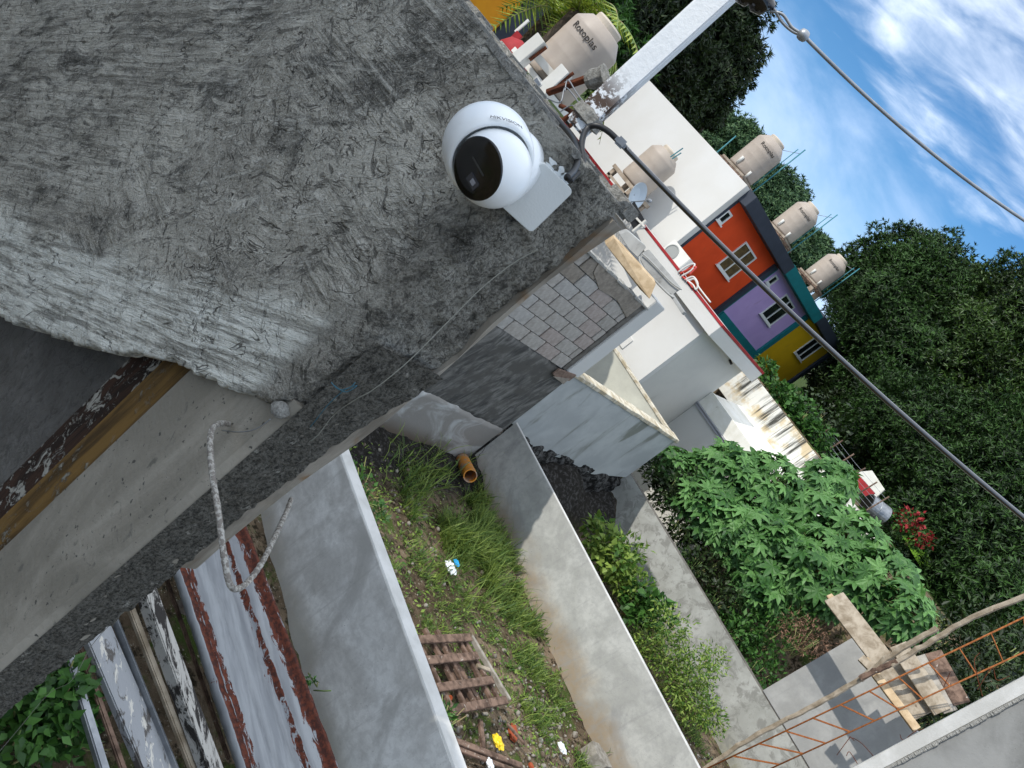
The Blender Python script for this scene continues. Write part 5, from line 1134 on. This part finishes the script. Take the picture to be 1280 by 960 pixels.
def zb_blob(px, py, Z, r, rz=None): c = P(px, py, Z=Z); return ((c.x, c.y, c.z), (r, r, rz or r*.8))
gB = 'weeds between the middle and far low walls'
shrub('broad-leaved light green weed at the shaded left end of the narrow bed', [zb_blob(752, 672, .45, .42), zb_blob(768, 700, .45, .42)], 620, .15, M_weed, group=gB, wl=.7)
shrub('yellow-green weed clump second from the left in the narrow bed', [zb_blob(785, 690, .7, .38), zb_blob(795, 730, .5, .42), zb_blob(775, 722, .3, .35)], 800, .12, M_weed, group=gB)
shrub('broad-leaved weed with a white flower in the middle of the narrow bed', [zb_blob(800, 755, .4, .42), zb_blob(820, 765, .6, .36)], 620, .15, M_shade, group=gB, wl=.7)
shrub('feathery bushy weed leaning on the far low wall', [zb_blob(838, 785, .8, .42), zb_blob(838, 820, .5, .46), zb_blob(812, 805, .3, .36)], 1700, .09, M_weed, group=gB, wl=.35)
shrub('tall feathery weed with thin shoots reaching over the far low wall', [zb_blob(872, 840, .8, .40), zb_blob(855, 850, .5, .42), zb_blob(892, 825, 1.0, .30)], 1700, .085, M_weed, group=gB, wl=.35)
shrub('olive-green feathery weed at the lower end of the narrow bed', [zb_blob(868, 880, .5, .38), zb_blob(888, 895, .6, .32)], 1300, .085, M_weed, group=gB, wl=.35)
gC = 'shaded undergrowth below the castor plants'
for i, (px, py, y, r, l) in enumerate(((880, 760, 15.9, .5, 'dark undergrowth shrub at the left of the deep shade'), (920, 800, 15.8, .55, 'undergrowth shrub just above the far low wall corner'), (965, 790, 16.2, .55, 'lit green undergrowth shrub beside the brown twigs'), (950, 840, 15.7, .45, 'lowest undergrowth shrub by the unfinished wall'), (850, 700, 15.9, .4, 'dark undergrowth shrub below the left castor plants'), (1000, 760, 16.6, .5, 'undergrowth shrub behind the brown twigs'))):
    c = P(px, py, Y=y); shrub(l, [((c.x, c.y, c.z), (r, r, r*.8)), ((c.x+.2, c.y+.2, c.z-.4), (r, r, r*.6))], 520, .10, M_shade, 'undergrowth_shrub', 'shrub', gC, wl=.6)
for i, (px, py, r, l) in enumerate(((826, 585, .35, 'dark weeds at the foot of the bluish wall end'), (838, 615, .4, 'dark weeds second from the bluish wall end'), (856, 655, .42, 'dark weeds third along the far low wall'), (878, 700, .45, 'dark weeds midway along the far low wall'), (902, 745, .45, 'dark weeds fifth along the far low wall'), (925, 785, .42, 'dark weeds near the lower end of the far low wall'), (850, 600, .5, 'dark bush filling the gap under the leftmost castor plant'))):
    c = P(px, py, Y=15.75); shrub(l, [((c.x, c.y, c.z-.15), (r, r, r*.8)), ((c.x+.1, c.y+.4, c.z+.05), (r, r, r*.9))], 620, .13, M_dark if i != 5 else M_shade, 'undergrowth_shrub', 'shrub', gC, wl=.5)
c = P(1015, 800, Y=16.0); shrub('dry brown twiggy heap beside the unfinished wall', [((c.x, c.y, c.z), (.45, .45, .35)), ((c.x-.3, c.y, c.z-.2), (.35, .35, .3))], 700, .09, leaf_mat('dry_leaves', '#7b5a48', '#a0806a', rough=.8), 'twig_heap', 'brush', None, wl=.18)
for i, (px, py, Y, r, l) in enumerate(((975, 494, 21.6, .42, 'ivy clump over the left end of the streaked wall'), (985, 500, 21.7, .5, 'ivy clump second along the streaked wall top'), (1005, 520, 21.8, .5, 'ivy clump above the middle of the streaked wall'), (1022, 545, 21.9, .45, 'ivy clump above the lower part of the streaked wall'), (1010, 520, 23.5, .8, 'dark bush below the yellow house'), (1030, 520, 24, .9, 'dark bush behind the streaked wall'), (955, 462, 21.8, .4, 'small ivy clump beside the white slab corner'))):
    c = P(px, py, Y=Y); shrub(l, [((c.x, c.y, c.z), (r, r, r*.8)), ((c.x+.3, c.y+.1, c.z-.25), (r*.8, r*.8, r*.7))], 520, .16, M_dark if 'dark' in l else M_shade, 'ivy_clump', 'shrub', 'greenery along the streaked wall', wl=.7)
for i, (px, py, z, r, l) in enumerate(((40, 870, .35, .30, 'bright green shrub at the lower left corner, upper part'), (70, 900, .3, .22, 'small green shrub beside the shiny steel channel'), (20, 920, .3, .3, 'green shrub at the extreme lower left'), (75, 860, .45, .16, 'small sprig just under the concrete column'))):
    shrub(l, [zb_blob(px, py, z, r), zb_blob(px+14, py+12, z-.1, r*.8)], 330, .085, M_shade, 'leafy_shrub', 'shrub', 'shrubs at the lower left', wl=.6)
shrub('tiny green sprig growing at the foot of the nearest low wall', [zb_blob(388, 850, .62, .035)], 26, .05, M_shade, 'sprig', 'weed', None, wl=.5, stems=2)
shrub('small leafy weed beside the lower left of the pallet frame', [zb_blob(552, 900, .2, .12), zb_blob(558, 890, .2, .1)], 90, .08, M_shade, 'leafy_weed', 'weed', None, wl=.6)
shrub('pale green weed by the near wall at the shaded corner', [zb_blob(452, 608, .25, .16), zb_blob(470, 640, .2, .14), zb_blob(448, 590, .2, .12)], 170, .08, M_shade, 'leafy_weed', 'weed', None, wl=.6)
for (px, py, Y, r, l) in ((1215, 835, 18, .8, 'dark shrub right of the board stack, upper'), (1240, 800, 20, 1.0, 'dark shrub behind the rebar column near the right edge'), (1180, 800, 18.5, .8, 'dark shrub just above the board stack'), (1195, 860, 17, .7, 'dark shrub directly right of the boards'), (1270, 820, 19, .9, 'dark shrub at the right edge above the pale wall edge')):
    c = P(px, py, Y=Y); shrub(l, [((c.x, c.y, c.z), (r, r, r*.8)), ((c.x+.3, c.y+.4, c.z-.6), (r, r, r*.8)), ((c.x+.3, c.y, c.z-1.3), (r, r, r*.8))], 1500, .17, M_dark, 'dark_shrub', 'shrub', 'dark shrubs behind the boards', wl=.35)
# grass
def grass():
    pts = []; L_ = []
    Z = [((565, 660), .5, 1100, .36), ((600, 645), .4, 800, .36), ((590, 690), .4, 500, .36), ((540, 650), .45, 260, .30), ((640, 720), .5, 420, .30), ((620, 690), .5, 360, .28), ((660, 790), .45, 380, .18), ((700, 860), .4, 300, .18), ((670, 830), .5, 300, .15), ((540, 740), .6, 300, .12), ((500, 700), .4, 200, .12), ((600, 760), .9, 320, .10), ((690, 900), .4, 260, .2), ((640, 890), .4, 120, .2), ((720, 940), .35, 260, .12), ((650, 750), .4, 300, .2), ((560, 770), .5, 200, .1),
         ((757, 690), .3, 200, .25), ((800, 800), .4, 220, .25), ((850, 880), .35, 200, .22), ((780, 740), .3, 200, .25), ((585, 615), .3, 120, .36), ((470, 600), .5, 70, .14), ((520, 690), .5, 160, .12), ((720, 970), .3, 150, .2), ((880, 930), .3, 120, .2)]
    for q, s, n_, l in Z:
        c = P(*q, Z=0)
        for _ in range(n_):
            x, y = c.x+random.gauss(0, s), c.y+random.gauss(0, s*.8)
            if fbm(x*1.7, y*1.7, 31, 3) < (.02 if l > .22 else .10): continue
            if (5.56 < y < 10.28) or (10.4 < y < 14.95):
                pts.append((x, y, hgt(x, y)-.01)); L_.append(l*random.uniform(.5, 1.35))
    T = np.array(pts); L_ = np.array(L_); n_ = len(T)
    # each tuft point carries several curved blades
    k = 3; T = np.repeat(T, k, 0)+rng.normal(size=(n_*k, 3))*np.array([.03, .03, 0]); L_ = np.repeat(L_, k)*rng.uniform(.6, 1.2, n_*k)
    tv = np.array([(-.5, 0, 0), (.5, 0, 0), (.42, .45, .14), (-.42, .45, .14), (.28, .8, .10), (-.28, .8, .10), (0, 1.0, -.04)]); tf = [(0, 1, 2), (0, 2, 3), (3, 2, 4), (3, 4, 5), (5, 4, 6)]
    a = rng.uniform(0, 2*np.pi, len(T)); tilt = rng.uniform(.35, 1.25, len(T)); D = np.stack([np.cos(a)*np.cos(tilt), np.sin(a)*np.cos(tilt), np.sin(tilt)], 1); U = np.stack([-np.cos(a)*.3, -np.sin(a)*.3, np.ones(len(T))], 1)
    R = frames(D, U, L_); R[:, :, 0] *= .045/ (L_[:, None]*0+1) * (.3/np.maximum(L_, .1))[:, None]
    V, F = scatter(tv, tf, R, T); npmesh('grass', V, F, M_grass, kind='stuff', label='fresh green grass tufts over the yard between the low walls', cat='grass')
grass()
def litter():
    """creeping ground weeds"""
    pts = []
    for q, s, n_ in (((540, 740), .9, 500), ((640, 820), .8, 600), ((600, 700), .9, 400), ((690, 900), .6, 350), ((500, 640), .6, 200), ((790, 790), .6, 500), ((860, 900), .4, 250), ((300, 900), .1, 1), ((455, 590), .3, 90)):
        c = P(*q, Z=0)
        for _ in range(n_):
            x, y = c.x+random.gauss(0, s), c.y+random.gauss(0, s*.8)
            if (5.56 < y < 10.28) or (10.4 < y < 14.95): pts.append((x, y, hgt(x, y)+random.uniform(0, .04)))
    T = np.array(pts); n_ = len(T); D = randdir(n_); D[:, 2] = abs(D[:, 2])*.4; U = np.tile([0, 0, 1.], (n_, 1))+rng.normal(size=(n_, 3))*.3
    V, F = scatter(LT*np.array([.5, 1, 1]), LF, frames(D, U, rng.uniform(.03, .08, n_)), T); npmesh('ground_weeds', V, F, M_weed, kind='stuff', label='low creeping weeds between the grass tufts', cat='weeds')
litter()
# ------------------------------------------------------------------ odds and ends beyond the thicket
dr = thing('metal_drum', P(1097, 635, Y=22.6), 'dented galvanised drum lying on its side beyond the castor plants', 'drum')
d0 = P(1084, 628, Y=22.4); d1 = P(1110, 648, Y=22.9)
obj('drum', MB().lathe([(.24, 0), (.27, .0), (.27, .25), (.28, .26), (.27, .28), (.27, .6), (.02, .61)], d0, d1-d0, 24), M_steel, dr, smooth=False)
obj('opening', MB().lathe([(.2, -.02), (.24, -.02), (.24, .02), (.2, .02)], d0, d1-d0, 24), M_black, dr)
a, b_ = P(1058, 590, Y=24), P(1092, 622, Y=24)
tag(obj('red_sheet', MB().prism([P(1057, 588, Y=24), P(1066, 586, Y=24), P(1094, 616, Y=24), P(1084, 624, Y=24)], (0, .1, 0)), M_red, bevel=.01), 'dark red metal sheet standing before the mango shade', 'metal sheet')
obj('garden_wall', MB().prism([P(1070, 590, Y=26), P(1090, 588, Y=26), P(1106, 612, Y=26), P(1095, 622, Y=26)], (0, .15, 0)), M_whdirt, bevel=.01, label='small patch of sunlit white wall behind the red panel', cat='wall')
fe = thing('wire_fence', P(1050, 575, Y=22.3), 'old wire mesh fence with leaning posts above the streaked wall', 'fence')
f0_, f1_ = P(1022, 545, Y=22.0), P(1092, 632, Y=22.0)
for k in range(6):
    t = k/5; p = f0_+(f1_-f0_)*t; obj('post', MB().tube([p-Vector((0, 0, .35)), p+Vector((.02, 0, .45))], .022, 6), M_oldwood, fe)
for k in range(6): obj('strand', MB().tube([f0_+Vector((0, 0, -.25+.12*k)), (f0_+f1_)/2+Vector((0, 0, -.28+.12*k)), f1_+Vector((0, 0, -.25+.12*k))], .006, 4), M_steel, fe)
for (px, py, Y, r, l) in ((1135, 650, 24, .35, 'red flowering shrub above the drum'), (1152, 672, 24, .3, 'red flowering shrub by the sunlit lawn patch')):
    c = P(px, py, Y=Y); shrub(l, [((c.x, c.y, c.z), (r, r, r))], 110, .14, leaf_mat('red_petals'+str(px), '#7e2426', '#a83a3e'), 'flowering_shrub', 'shrub', None, wl=.8); shrub(l.replace('red flowering', 'green leafy bush under the red flowering'), [((c.x, c.y, c.z-.1), (r*1.2, r*1.2, r))], 240, .12, M_shade, 'leafy_shrub', 'shrub', None, wl=.6)
lp = P(1145, 695, Y=25); npmesh('lawn', [P(1128, 670, Y=25.0), P(1140, 666, Y=25.6), P(1168, 706, Y=25.6), P(1152, 712, Y=25.0)], [(0, 1, 2, 3)], mat('lawn', '#6f9a2c', '#5f8824', 8, rough=.95, bd=.02, bs=30), kind='structure')
